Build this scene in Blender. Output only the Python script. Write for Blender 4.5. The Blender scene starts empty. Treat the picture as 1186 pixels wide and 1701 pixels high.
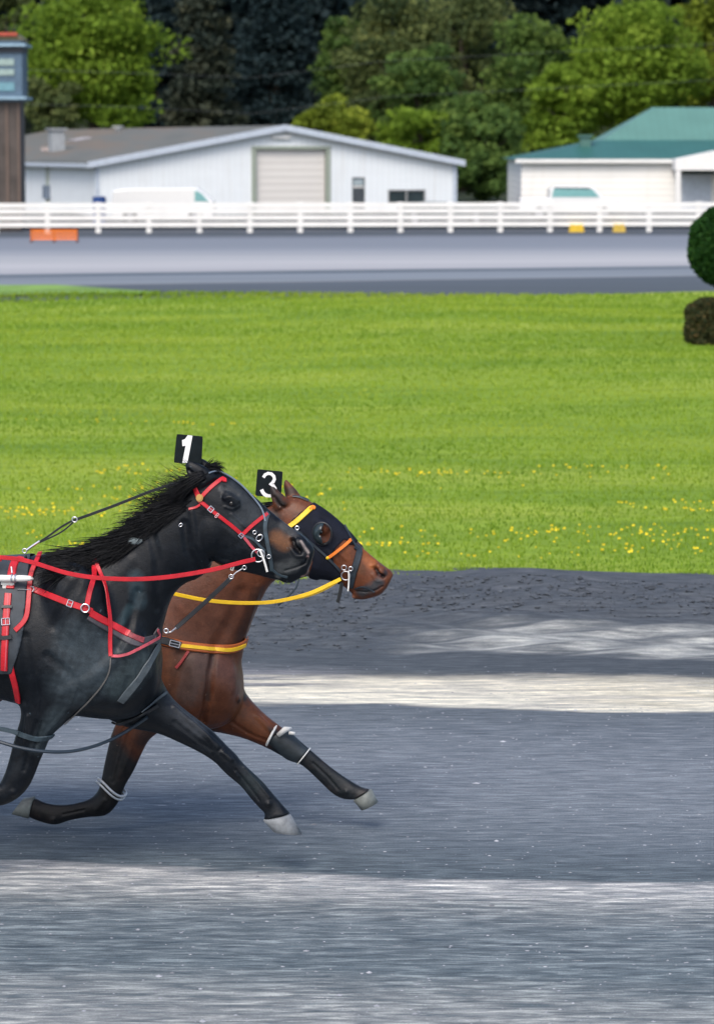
import bpy, bmesh, math, random
import numpy as np
from mathutils import Vector, Matrix
from mathutils.bvhtree import BVHTree
random.seed(7); rng = np.random.default_rng(7)
scene = bpy.context.scene
COL = scene.collection

# ------------------------------------------------------------ camera, sky, sun, exposure
W0, H0, F0, CAMH = 1186.0, 1701.0, 5250.0, 3.45      # photo size, focal length in its pixels, eye height
HOR = 242.0
PITCH = math.atan((H0/2-HOR)/F0)
cam_d = bpy.data.cameras.new("camera"); cam = bpy.data.objects.new("camera", cam_d); COL.objects.link(cam)
cam.location = (0, 0, CAMH); cam.rotation_euler = (math.pi/2-PITCH, 0, 0)
cam_d.sensor_fit = 'HORIZONTAL'; cam_d.sensor_width = 36.0; cam_d.lens = 36.0*F0/W0
cam_d.clip_start = 0.5; cam_d.clip_end = 2000
cam_d.dof.use_dof = True; cam_d.dof.focus_distance = 15.2; cam_d.dof.aperture_fstop = 6.5
scene.camera = cam

world = bpy.data.worlds.new("World"); scene.world = world; world.use_nodes = True
wn = world.node_tree; bg = wn.nodes['Background']
sky = wn.nodes.new('ShaderNodeTexSky'); sky.sky_type = 'NISHITA'; sky.sun_disc = False
SUN_EL, SUN_AZ = math.radians(50), math.radians(198)
sky.sun_elevation = SUN_EL; sky.sun_rotation = SUN_AZ; sky.air_density = 1.0; sky.dust_density = 3.0; sky.ozone_density = 1.0
wn.links.new(sky.outputs[0], bg.inputs[0]); bg.inputs[1].default_value = 0.145
sd = bpy.data.lights.new("sun", 'SUN'); sd.energy = 1.35; sd.angle = math.radians(28); sd.color = (1.0, 0.95, 0.88)
sun = bpy.data.objects.new("sun", sd); COL.objects.link(sun)
sun.rotation_euler = Vector((math.sin(SUN_AZ)*math.cos(SUN_EL), math.cos(SUN_AZ)*math.cos(SUN_EL), math.sin(SUN_EL))).to_track_quat('Z', 'Y').to_euler()
scene.view_settings.view_transform = 'Standard'; scene.view_settings.look = 'None'
scene.view_settings.exposure = 0.66; scene.view_settings.gamma = 1.0
scene.render.engine = 'CYCLES'

# ------------------------------------------------------------ the camera's rays, to find places in the world
CAMP = Vector((0, 0, CAMH))
def ray(px, py):
    dx = px-W0/2; dy = H0/2-py; c, s = math.cos(PITCH), math.sin(PITCH)
    return Vector((dx, F0*c+dy*s, -F0*s+dy*c)).normalized()
def gp(px, py, z=0.0):
    r = ray(px, py); return CAMP + r*((z-CAMH)/r.z)
def at(px, py, Y):
    r = ray(px, py); return CAMP + r*(Y/r.y)

# ------------------------------------------------------------ objects
def tag(o, label=None, cat=None, group=None, kind=None):
    for k, v in (('label', label), ('category', cat), ('group', group), ('kind', kind)):
        if v: o[k] = v
    return o
def empty(name, loc, label, cat, group=None, rz=0):
    o = bpy.data.objects.new(name, None); COL.objects.link(o); o.location = loc; o.rotation_euler.z = rz
    o.empty_display_size = 0.2
    return tag(o, label, cat, group)
def link(name, me, mat=None, parent=None, smooth=False):
    if mat:
        for m in (mat if isinstance(mat, (list, tuple)) else [mat]): me.materials.append(m)
    if smooth: me.polygons.foreach_set('use_smooth', [True]*len(me.polygons))
    o = bpy.data.objects.new(name, me); COL.objects.link(o)
    if parent:
        o.parent = parent
        M = Matrix.Identity(4); chain = []
        p = parent
        while p: chain.append(p); p = p.parent
        for q in reversed(chain): M = M @ Matrix.LocRotScale(q.location, q.rotation_euler, q.scale)
        me.transform(M.inverted())        # meshes are written in world coordinates
    return o
def mk(name, V, F, mat=None, parent=None, smooth=False):
    me = bpy.data.meshes.new(name); me.from_pydata([tuple(v) for v in V], [], F); me.update()
    return link(name, me, mat, parent, smooth)
def setattr_point(me, name, arr):
    a = me.attributes.new(name, 'FLOAT', 'POINT'); a.data.foreach_set('value', np.asarray(arr, dtype=np.float32))
def quads_np(name, V, mat, parent=None, tint=None, kind=None):
    """V: (n,4,3) free quads as one mesh"""
    n = len(V); me = bpy.data.meshes.new(name)
    me.vertices.add(n*4); me.vertices.foreach_set('co', V.reshape(-1).astype(np.float32))
    me.loops.add(n*4); me.loops.foreach_set('vertex_index', np.arange(n*4, dtype=np.int32))
    me.polygons.add(n); me.polygons.foreach_set('loop_start', np.arange(0, n*4, 4, dtype=np.int32))
    me.polygons.foreach_set('loop_total', np.full(n, 4, dtype=np.int32)); me.update(calc_edges=True)
    if tint is not None: setattr_point(me, 'tint', np.repeat(tint, 4))
    return link(name, me, mat, parent)
class MB:
    def __init__(s): s.V = []; s.F = []
    def add(s, V, F):
        b = len(s.V); s.V += [tuple(v) for v in V]; s.F += [tuple(i+b for i in f) for f in F]; return s
    def box(s, c, size, M=None):
        x, y, z = (q/2 for q in size); c = Vector(c); P = []
        for i in (-x, x):
            for j in (-y, y):
                for k in (-z, z):
                    v = Vector((i, j, k)); P.append(c + (M @ v if M else v))
        return s.add(P, [(0,1,3,2),(4,6,7,5),(0,4,5,1),(2,3,7,6),(0,2,6,4),(1,5,7,3)])
    def prism(s, poly, off):
        """poly: points of a planar outline, off: extrusion vector"""
        n = len(poly); off = Vector(off); P = [Vector(p) for p in poly] + [Vector(p)+off for p in poly]
        return s.add(P, [tuple(range(n))[::-1], tuple(range(n, 2*n))] + [(i, (i+1) % n, n+(i+1) % n, n+i) for i in range(n)])
    def tube(s, pts, r, seg=8):
        pts = [Vector(p) for p in pts]; n = len(pts); rr = r if isinstance(r, (list, tuple)) else [r]*n
        up = None; P = []
        for i, p in enumerate(pts):
            t = (pts[min(i+1, n-1)]-pts[max(i-1, 0)]).normalized()
            if up is None: up = t.orthogonal().normalized()
            up = (up - t*up.dot(t)).normalized(); b = t.cross(up)
            for k in range(seg):
                a = 2*math.pi*k/seg; P.append(p + (up*math.cos(a)+b*math.sin(a))*rr[i])
        F = [(i*seg+k, i*seg+(k+1) % seg, (i+1)*seg+(k+1) % seg, (i+1)*seg+k) for i in range(n-1) for k in range(seg)]
        F += [tuple(range(seg))[::-1], tuple(range((n-1)*seg, n*seg))]
        return s.add(P, F)
    def ball(s, c, r, nu=12, nv=8):
        c = Vector(c); r = Vector(r) if hasattr(r, '__len__') else Vector((r, r, r)); P = []; F = []
        for j in range(nv+1):
            th = math.pi*j/nv
            for i in range(nu):
                ph = 2*math.pi*i/nu
                P.append(c + Vector((r.x*math.sin(th)*math.cos(ph), r.y*math.sin(th)*math.sin(ph), r.z*math.cos(th))))
        for j in range(nv):
            for i in range(nu): F.append((j*nu+i, (j+1)*nu+i, (j+1)*nu+(i+1) % nu, j*nu+(i+1) % nu))
        return s.add(P, F)
    def torus(s, c, n, R, r, nu=20, nv=8, squash=1.0, up=None):
        c = Vector(c); n = Vector(n).normalized(); a = (Vector(up)-n*Vector(up).dot(n)).normalized() if up else n.orthogonal().normalized(); b = n.cross(a); P = []
        for i in range(nu):
            t = 2*math.pi*i/nu; e = a*math.cos(t)+b*math.sin(t)*squash
            for j in range(nv):
                q = 2*math.pi*j/nv; P.append(c + e*(R+r*math.cos(q)) + n*(r*math.sin(q)))
        return s.add(P, [(i*nv+j, ((i+1) % nu)*nv+j, ((i+1) % nu)*nv+(j+1) % nv, i*nv+(j+1) % nv) for i in range(nu) for j in range(nv)])
    def disc(s, c, n, R, h, seg=16):
        c = Vector(c); n = Vector(n).normalized(); a = n.orthogonal().normalized(); b = n.cross(a)
        ring = [c + (a*math.cos(2*math.pi*k/seg)+b*math.sin(2*math.pi*k/seg))*R for k in range(seg)]
        return s.prism(ring, n*h)
    def build(s, name, mat, parent=None, smooth=False): return mk(name, s.V, s.F, mat, parent, smooth)

# ------------------------------------------------------------ materials
def newmat(name):
    m = bpy.data.materials.new(name); m.use_nodes = True; nt = m.node_tree
    return m, nt, nt.nodes['Principled BSDF']
def N(nt, typ, **kw):
    n = nt.nodes.new(typ)
    for k, v in kw.items():
        if k.startswith('i_'): n.inputs[int(k[2:])].default_value = v
        else: setattr(n, k, v)
    return n
def noise(nt, vec, scale, detail=4, rough=0.55, dist=0.0):
    n = nt.nodes.new('ShaderNodeTexNoise'); n.inputs['Scale'].default_value = scale; n.inputs['Detail'].default_value = detail
    n.inputs['Roughness'].default_value = rough; n.inputs['Distortion'].default_value = dist
    if vec is not None: nt.links.new(vec, n.inputs['Vector'])
    return n.outputs['Fac']
def mapping(nt, scale, coord='Object', rot=(0,0,0)):
    tc = nt.nodes.new('ShaderNodeTexCoord'); mp = nt.nodes.new('ShaderNodeMapping'); mp.inputs['Scale'].default_value = scale
    mp.inputs['Rotation'].default_value = rot
    nt.links.new(tc.outputs[coord], mp.inputs['Vector']); return mp.outputs[0]
def ramp(nt, fac, stops, interp='LINEAR'):
    r = nt.nodes.new('ShaderNodeValToRGB'); r.color_ramp.interpolation = interp; e = r.color_ramp.elements
    while len(e) > 1: e.remove(e[-1])
    e[0].position = stops[0][0]; e[0].color = (*stops[0][1], 1)
    for p, c in stops[1:]:
        x = e.new(p); x.color = (*c, 1)
    nt.links.new(fac, r.inputs[0]); return r.outputs[0]
def mix(nt, fac, a, b, mode='MIX'):
    m = nt.nodes.new('ShaderNodeMix'); m.data_type = 'RGBA'; m.blend_type = mode
    for inp, v in ((m.inputs[0], fac), (m.inputs[6], a), (m.inputs[7], b)):
        if hasattr(v, 'is_output'): nt.links.new(v, inp)
        elif isinstance(v, (tuple, list)): inp.default_value = (*v[:3], 1)
        else: inp.default_value = v
    return m.outputs[2]
def mth(nt, op, a, b=None, c=None):
    m = nt.nodes.new('ShaderNodeMath'); m.operation = op
    for i, v in enumerate((a, b, c)):
        if v is None: continue
        if hasattr(v, 'is_output'): nt.links.new(v, m.inputs[i])
        else: m.inputs[i].default_value = v
    return m.outputs[0]
def mrange(nt, v, a, b, c=0.0, d=1.0):
    m = nt.nodes.new('ShaderNodeMapRange'); nt.links.new(v, m.inputs[0])
    for i, q in enumerate((a, b, c, d)): m.inputs[i+1].default_value = q
    return m.outputs[0]
def bump(nt, bsdf, h, strength, dist):
    b = nt.nodes.new('ShaderNodeBump'); b.inputs['Strength'].default_value = strength; b.inputs['Distance'].default_value = dist
    nt.links.new(h, b.inputs['Height']); nt.links.new(b.outputs[0], bsdf.inputs['Normal'])
def plain(name, col, rough=0.6, metal=0.0, var=0.12, scale=6.0, spec=0.5, coat=0.0, bmp=0.0):
    m, nt, b = newmat(name); v = mapping(nt, (1,1,1)); f = noise(nt, v, scale, 5)
    c = ramp(nt, f, [(0.3, tuple(q*(1-var) for q in col)), (0.7, tuple(min(1, q*(1+var)) for q in col))])
    nt.links.new(c, b.inputs['Base Color']); b.inputs['Roughness'].default_value = rough; b.inputs['Metallic'].default_value = metal
    b.inputs['Specular IOR Level'].default_value = spec; b.inputs['Coat Weight'].default_value = coat
    if bmp: bump(nt, b, noise(nt, v, scale*12, 3), bmp, 0.002)
    return m
def siding(name, col, period, axis='x', var=0.05, dirt=(0.5,0.45,0.38)):
    m, nt, b = newmat(name); tc = nt.nodes.new('ShaderNodeTexCoord'); sp = nt.nodes.new('ShaderNodeSeparateXYZ'); nt.links.new(tc.outputs['Object'], sp.inputs[0])
    s = mth(nt, 'FRACT', mth(nt, 'DIVIDE', sp.outputs[{'x':0,'y':1,'z':2}[axis]], period))
    f = noise(nt, mapping(nt, (0.25,0.25,1.2)), 1.5, 6)
    c = ramp(nt, f, [(0.3, tuple(q*(1-var) for q in col)), (0.65, col)])
    c = mix(nt, mth(nt, 'MULTIPLY', mth(nt, 'LESS_THAN', s, 0.10), 0.28), c, tuple(q*0.55 for q in col))
    f2 = noise(nt, mapping(nt, (1.2,1.2,0.12)), 2.2, 5)
    c = mix(nt, mrange(nt, f2, 0.55, 0.8, 0.0, 0.22), c, dirt)
    nt.links.new(c, b.inputs['Base Color']); b.inputs['Roughness'].default_value = 0.6
    bump(nt, b, mth(nt, 'PINGPONG', s, 0.5), 0.6, 0.03)
    return m
def leafmat(name, c0, c1, c2, trans=0.35):
    m, nt, b = newmat(name); at_ = nt.nodes.new('ShaderNodeAttribute'); at_.attribute_name = 'tint'
    c = ramp(nt, at_.outputs['Fac'], [(0.0, c0), (0.5, c1), (1.0, c2)])
    nt.links.new(c, b.inputs['Base Color']); b.inputs['Roughness'].default_value = 0.7; b.inputs['Specular IOR Level'].default_value = 0.12
    tr = nt.nodes.new('ShaderNodeBsdfTranslucent'); nt.links.new(c, tr.inputs[0]); mx = nt.nodes.new('ShaderNodeMixShader'); mx.inputs[0].default_value = trans
    nt.links.new(b.outputs[0], mx.inputs[1]); nt.links.new(tr.outputs[0], mx.inputs[2]); nt.links.new(mx.outputs[0], nt.nodes['Material Output'].inputs[0])
    return m

# ------------------------------------------------------------ ground
TRK = 0.11                                             # the track runs slightly towards the camera on the right
def m_track():
    m, nt, b = newmat('stone_dust'); tc = nt.nodes.new('ShaderNodeTexCoord'); sp = nt.nodes.new('ShaderNodeSeparateXYZ'); nt.links.new(tc.outputs['Object'], sp.inputs[0])
    v = mth(nt, 'ADD', sp.outputs[1], mth(nt, 'MULTIPLY', sp.outputs[0], TRK))
    R = (0, 0, -math.atan(TRK)*-1)
    big = noise(nt, mapping(nt, (0.35, 1.3, 1)), 1.0, 4)
    med = noise(nt, mapping(nt, (0.9, 5.0, 1)), 1.3, 6, 0.6)
    vv = mth(nt, 'ADD', v, mth(nt, 'MULTIPLY', mth(nt, 'SUBTRACT', big, 0.5), 0.75))
    vv = mth(nt, 'ADD', vv, mth(nt, 'MULTIPLY', mth(nt, 'SUBTRACT', med, 0.5), 0.30))
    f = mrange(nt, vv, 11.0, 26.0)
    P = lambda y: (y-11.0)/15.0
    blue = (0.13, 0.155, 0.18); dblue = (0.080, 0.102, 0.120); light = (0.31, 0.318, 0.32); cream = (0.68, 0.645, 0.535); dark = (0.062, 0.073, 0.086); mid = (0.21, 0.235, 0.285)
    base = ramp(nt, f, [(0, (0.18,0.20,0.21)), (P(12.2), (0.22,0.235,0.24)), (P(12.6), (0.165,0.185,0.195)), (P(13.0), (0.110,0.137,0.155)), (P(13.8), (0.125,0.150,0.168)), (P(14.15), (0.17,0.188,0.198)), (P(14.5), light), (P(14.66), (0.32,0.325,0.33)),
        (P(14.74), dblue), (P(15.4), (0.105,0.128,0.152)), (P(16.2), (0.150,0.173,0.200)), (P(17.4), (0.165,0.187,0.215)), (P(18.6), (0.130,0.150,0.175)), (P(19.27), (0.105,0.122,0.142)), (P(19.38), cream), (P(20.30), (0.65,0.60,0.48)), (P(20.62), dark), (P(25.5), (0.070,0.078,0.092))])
    # pale washed-out patches on the slope of the bank, to the right of the horses
    px = mrange(nt, mth(nt, 'ADD', sp.outputs[0], mth(nt, 'MULTIPLY', mth(nt, 'SUBTRACT', big, 0.5), 3.0)), 0.3, 1.1)
    pv = mth(nt, 'MULTIPLY', mrange(nt, vv, 21.35, 21.6), mrange(nt, vv, 22.6, 22.2))
    patch = mth(nt, 'MULTIPLY', px, mth(nt, 'MULTIPLY', pv, mrange(nt, med, 0.40, 0.60, 0.10, 0.80)))
    base = mix(nt, patch, base, (0.42, 0.43, 0.41))
    # the cream strip breaks up into dark tongues towards the left
    tongue = mth(nt, 'MULTIPLY', mrange(nt, sp.outputs[0], 0.2, -0.5), mth(nt, 'MULTIPLY', mrange(nt, v, 19.85, 20.0), mrange(nt, med, 0.40, 0.5)))
    base = mix(nt, mth(nt, 'MULTIPLY', tongue, mrange(nt, v, 20.9, 20.6)), base, (0.16, 0.165, 0.18))
    # uneven wet and dry parts of the pale strip: beige to the right, grey slurry through it
    inb = mth(nt, 'MULTIPLY', mrange(nt, vv, 19.36, 19.44), mrange(nt, vv, 20.55, 20.4))
    wet = noise(nt, mapping(nt, (0.45, 7.0, 1), rot=(0, 0, 0.108)), 1.6, 5, 0.62)
    base = mix(nt, mth(nt, 'MULTIPLY', inb, mrange(nt, wet, 0.48, 0.62, 0.0, 0.75)), base, (0.33, 0.32, 0.30))
    base = mix(nt, mth(nt, 'MULTIPLY', inb, mth(nt, 'MULTIPLY', mrange(nt, sp.outputs[0], 1.0, 2.2), mrange(nt, noise(nt, mapping(nt, (1.2, 3, 1)), 1.4, 4), 0.4, 0.6, 0.0, 0.8))), base, (0.43, 0.39, 0.29))
    # coarse ruts and wheel marks in the nearest metres
    rut = noise(nt, mapping(nt, (1.5, 8.0, 1), rot=(0, 0, 0.108)), 2.6, 6, 0.66, 0.5)
    base = mix(nt, mrange(nt, v, 15.2, 14.4, 0.25, 1.0), base, mix(nt, 1.0, base, ramp(nt, rut, [(0.34, (0.52,0.60,0.66)), (0.5, (1,1,1)), (0.64, (1.95,1.9,1.8))]), 'MULTIPLY'))
    # grains and harrowed streaks
    st = noise(nt, mapping(nt, (2.0, 14.0, 1), rot=(0, 0, 0.108)), 1.5, 7, 0.70, 0.3)
    st2 = noise(nt, mapping(nt, (5.0, 42.0, 1), rot=(0, 0, 0.108)), 1.7, 5, 0.65)
    gr = noise(nt, mapping(nt, (1, 1, 1)), 95.0, 3, 0.7)
    base = mix(nt, 1.0, base, ramp(nt, st, [(0.30, (0.52,0.56,0.60)), (0.5, (0.98,)*3), (0.72, (1.6,1.56,1.5))]), 'MULTIPLY')
    base = mix(nt, 1.0, base, ramp(nt, st2, [(0.32, (0.70,0.71,0.74)), (0.5, (1.0,)*3), (0.70, (1.4,1.38,1.35))]), 'MULTIPLY')
    base = mix(nt, 0.5, base, ramp(nt, gr, [(0.3, (0.6,)*3), (0.5, (1.0,)*3), (0.75, (1.5,)*3)]), 'MULTIPLY')
    spk = mth(nt, 'MULTIPLY', mrange(nt, noise(nt, mapping(nt, (1.6, 15, 1), rot=(0, 0, 0.108)), 2.4, 2, 0.5), 0.74, 0.78), mrange(nt, v, 19.2, 18.9))
    base = mix(nt, spk, base, (0.62, 0.61, 0.60))
    nt.links.new(base, b.inputs['Base Color']); b.inputs['Roughness'].default_value = 0.85; b.inputs['Specular IOR Level'].default_value = 0.25
    h = mth(nt, 'ADD', mth(nt, 'MULTIPLY', st2, 1.0), mth(nt, 'MULTIPLY', gr, 0.6))
    bump(nt, b, h, 0.55, 0.02)
    return m
def fbm1(x, seed):
    r = np.random.default_rng(seed); y = np.zeros_like(x)
    for k in range(6):
        fr = 0.35*1.9**k; y += np.sin(x*fr*2*math.pi/3+r.uniform(0, 6.28))*0.5**k
    return y
def grid_np(name, X, Y, Z, mat, smooth=True, uv=None):
    ny, nx = X.shape; V = np.stack([X, Y, Z], -1).reshape(-1, 3); me = bpy.data.meshes.new(name)
    me.vertices.add(len(V)); me.vertices.foreach_set('co', V.reshape(-1).astype(np.float32))
    i = np.arange(ny-1)[:, None]*nx+np.arange(nx-1)[None, :]; Q = np.stack([i, i+1, i+nx+1, i+nx], -1).reshape(-1, 4); n = len(Q)
    me.loops.add(n*4); me.loops.foreach_set('vertex_index', Q.reshape(-1).astype(np.int32))
    me.polygons.add(n); me.polygons.foreach_set('loop_start', np.arange(0, n*4, 4, dtype=np.int32)); me.polygons.foreach_set('loop_total', np.full(n, 4, dtype=np.int32))
    me.update(calc_edges=True)
    if uv is not None: setattr_point(me, 'across', uv.reshape(-1))
    return link(name, me, mat, None, smooth)

# near track, with the dark bank heaped along its inner edge
nx, ny = 520, 190
gx = np.concatenate([np.linspace(-60, -5, 110), np.linspace(-4.9, 4.9, 300), np.linspace(5, 60, 110)])
gv = np.concatenate([np.linspace(3, 18.5, 60), np.linspace(18.6, 26.6, 180)])
Xg, Vg = np.meshgrid(gx, gv); Yg = Vg-TRK*Xg
crest = 23.9+0.12*fbm1(Xg, 3); hgt = 0.100+0.022*fbm1(Xg*0.8, 11)+0.008*fbm1(Xg*4, 31)+0.03*np.exp(-((Xg-1.6)/0.8)**2) + 0.035*np.exp(-((Xg-1.3)/0.45)**2)
rise = np.clip((Vg-21.2)/(crest-21.2), 0, 1); fall = np.clip((26.3-Vg)/(26.3-crest), 0, 1)
Zg = hgt*np.where(Vg < crest, rise**2*(3-2*rise), fall**2*(3-2*fall))
Zg += (0.016*np.sin(Xg*3.1+Vg*9+2*np.sin(Xg*1.3)) + 0.012*np.sin(Xg*7.7-Vg*15+3*np.sin(Vg*2.1)))*np.clip((Vg-21.0)/0.8, 0, 1)*fall
Zg = np.where(Vg > 26.2, -0.03, Zg)
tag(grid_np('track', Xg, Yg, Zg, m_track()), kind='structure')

# clods heaped on the bank
def clods():
    mb = MB(); ico = [(0,0,1),(0.9,0,0.35),(0.28,0.85,0.2),(-0.73,0.53,0.35),(-0.73,-0.53,0.2),(0.28,-0.85,0.35),(0,0,-0.8)]
    F = [(0,1,2),(0,2,3),(0,3,4),(0,4,5),(0,5,1),(6,2,1),(6,3,2),(6,4,3),(6,5,4),(6,1,5)]
    zx = lambda x, v: float(Zg[np.abs(gv-v).argmin(), np.abs(gx-x).argmin()])
    for _ in range(6500):
        v = 21.3+3.0*rng.random()**0.7; x = rng.uniform(-4.2, 4.2); s = (0.006+0.016*rng.random()**3)*(0.6 if (v < 22.7 and x > 0.2) else 1); a = rng.uniform(0, 6.28); e = rng.uniform(0.8, 1.7); z = zx(x, v)
        if v < 22.8 and x > 0.1: continue
        mb.add([(x+s*e*(p[0]*math.cos(a)-p[1]*math.sin(a)), v-TRK*x+s*(p[0]*math.sin(a)+p[1]*math.cos(a)), z+s*(0.7*p[2]+0.2)+rng.normal()*s*0.06) for p in ico], F)
    tag(mb.build('clods', plain('clod_grey', (0.066, 0.076, 0.090), 0.9, var=0.5, scale=5)), 'dark crumbled clods heaped along the bank beside the lawn', 'clods', kind='stuff')
clods()

# infield lawn
def m_lawn():
    m, nt, b = newmat('lawn_grass'); R = (0, 0, 0.1)
    n1 = noise(nt, mapping(nt, (0.10, 0.42, 1), rot=R), 1.0, 5, 0.6); n2 = noise(nt, mapping(nt, (0.55, 3.2, 1), rot=R), 1.0, 6, 0.65); n3 = noise(nt, mapping(nt, (3.0, 14, 1)), 1.2, 5, 0.7)
    c = ramp(nt, n1, [(0.30, (0.135,0.250,0.022)), (0.5, (0.228,0.338,0.030)), (0.70, (0.315,0.400,0.050))])
    c = mix(nt, 1.0, c, ramp(nt, n2, [(0.28, (0.66,0.74,0.7)), (0.5, (1,1,1)), (0.74, (1.30,1.22,1.25))]), 'MULTIPLY')
    c = mix(nt, 1.0, c, ramp(nt, n3, [(0.25, (0.68,0.72,0.7)), (0.5, (1,1,1)), (0.76, (1.28,1.25,1.2))]), 'MULTIPLY')
    nt.links.new(c, b.inputs['Base Color']); b.inputs['Roughness'].default_value = 0.8; b.inputs['Specular IOR Level'].default_value = 0.2
    bump(nt, b, mth(nt, 'ADD', n3, noise(nt, mapping(nt, (1,1,1)), 30, 4, 0.7)), 0.7, 0.05)
    return m
M_LAWN = m_lawn()
gx = np.linspace(-45, 45, 360); t = np.linspace(0, 1, 160)**1.3
Xg, T = np.meshgrid(gx, t)
_a, _b = gp(0, 502, 0.09), gp(1186, 484, 0.09); far = _a.y+(_b.y-_a.y)/(_b.x-_a.x)*(Xg-_a.x) + 0.5*fbm1(Xg*0.5, 5)
far = np.clip(far, 58, 90)
near = 24.25-TRK*Xg + 0.10*fbm1(Xg*1.3, 9)
Yg = near+(far-near)*T; Zg = 0.085+0.04*np.sin(Xg*0.35+Yg*0.12)+0.03*np.sin(Yg*0.41+1.1*Xg*0.3)
Zg = np.where(T < 0.004, 0.05, Zg)
tag(grid_np('lawn', Xg, Yg, Zg, M_LAWN), kind='structure')
def lawn_z(x, y): return 0.085+0.04*math.sin(x*0.35+y*0.12)+0.03*math.sin(y*0.41+0.33*x)

# grass blades: dense in the first metres, thinning out
def blades(n, y0, y1, hh, ww, mat, name):
    u = rng.random(n)**1.5; Y = y0+(y1-y0)*u; X = (rng.random(n)-0.5)*2*(0.14*Y+1.6)
    Y = Y-TRK*X*(1-u)
    Z = 0.085+0.04*np.sin(X*0.35+Y*0.12)+0.03*np.sin(Y*0.41+0.33*X)-0.01
    h = hh*(0.5+rng.random(n)*0.9); a = rng.random(n)*math.pi; w = ww*(0.6+0.8*rng.random(n)); lean = (rng.random((n, 2))-0.5)*0.9
    w = w*(1+(Y-24)/22); h = h*(1+0.25*(Y-24)/22); dx, dy = np.cos(a)*w, np.sin(a)*w; V = np.zeros((n, 4, 3))
    V[:, 0] = np.stack([X-dx, Y-dy, Z], -1); V[:, 1] = np.stack([X+dx, Y+dy, Z], -1)
    V[:, 2] = np.stack([X+dx*0.35+lean[:, 0]*h, Y+dy*0.35+lean[:, 1]*h, Z+h], -1); V[:, 3] = np.stack([X-dx*0.35+lean[:, 0]*h, Y-dy*0.35+lean[:, 1]*h, Z+h], -1)
    tn = np.clip(0.5+0.20*np.sin(X*0.5+Y*0.55+2*np.sin(Y*0.31))+0.13*np.sin(X*1.3-Y*1.7+1.5*np.sin(X*0.7))+0.13*rng.standard_normal(n), 0, 1)
    return tag(quads_np(name, V, mat, tint=tn), 'short bright green grass covering the infield lawn', 'grass', kind='stuff')
blades(175000, 24.0, 73, 0.030, 0.007, leafmat('blade', (0.135,0.250,0.022), (0.240,0.348,0.032), (0.36,0.44,0.06), 0.35), 'grass')

# dandelions in drifts along the near edge of the lawn
def dandelions():
    V = []; 
    cs = [(gp(rng.uniform(-60, 1250), 700+rng.random()**0.55*250)) for _ in range(40)]
    for c in cs:
        k = int(rng.integers(4, 26)); sp = rng.uniform(0.15, 0.8)
        for _ in range(k):
            x = c.x+rng.normal()*sp*1.1; y = c.y+rng.normal()*sp*0.22; z = lawn_z(x, y)+rng.uniform(0.04, 0.075); r = rng.uniform(0.008, 0.016)
            if y < 24.3-TRK*x: continue
            tl = (rng.normal()*0.35, rng.normal()*0.35); q = []
            for a in range(4):
                A = a*math.pi/2+0.3; q.append((x+math.cos(A)*r, y+math.sin(A)*r, z+math.cos(A)*r*tl[0]+math.sin(A)*r*tl[1])); 
            V.append(q)
            q2 = [(x-r*0.8, y, z-r*0.5), (x+r*0.8, y, z-r*0.5), (x+r*0.8, y, z+r*0.55), (x-r*0.8, y, z+r*0.55)]
            V.append(q2)
    tag(quads_np('dandelions', np.array(V), plain('dandelion_yellow', (0.80, 0.62, 0.02), 0.6)), 'yellow dandelion flowers dotting the front of the lawn', 'flowers', kind='stuff')
dandelions()

# loose stones on the track
def pebbles():
    mb = MB(); 
    ico = [(0,0,1),(0.9,0,0.3),(0.28,0.85,0.3),(-0.73,0.53,0.3),(-0.73,-0.53,0.3),(0.28,-0.85,0.3)]
    F = [(0,1,2),(0,2,3),(0,3,4),(0,4,5),(0,5,1),(1,5,4,3,2)]
    for _ in range(2600):
        y = rng.uniform(11.8, 24.6); x = (rng.random()-0.5)*2*(0.115*y+0.6); y2 = y-TRK*x
        s = rng.uniform(0.003, 0.0085)*(1+1.3*(rng.random() < 0.03)); a = rng.uniform(0, 6.28); e = rng.uniform(0.7, 1.8)
        z = 0.0
        if y > 20.9: continue
        mb.add([(x+s*e*(p[0]*math.cos(a)-p[1]*math.sin(a)), y2+s*(p[0]*math.sin(a)+p[1]*math.cos(a)), z+s*0.55*(p[2]-0.2)) for p in ico], F)
    tag(mb.build('gravel', plain('stone_grey', (0.30, 0.31, 0.34), 0.8, var=0.6, scale=9)), 'fine loose grey grit lying on the near track', 'gravel', kind='stuff')
pebbles()

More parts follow.
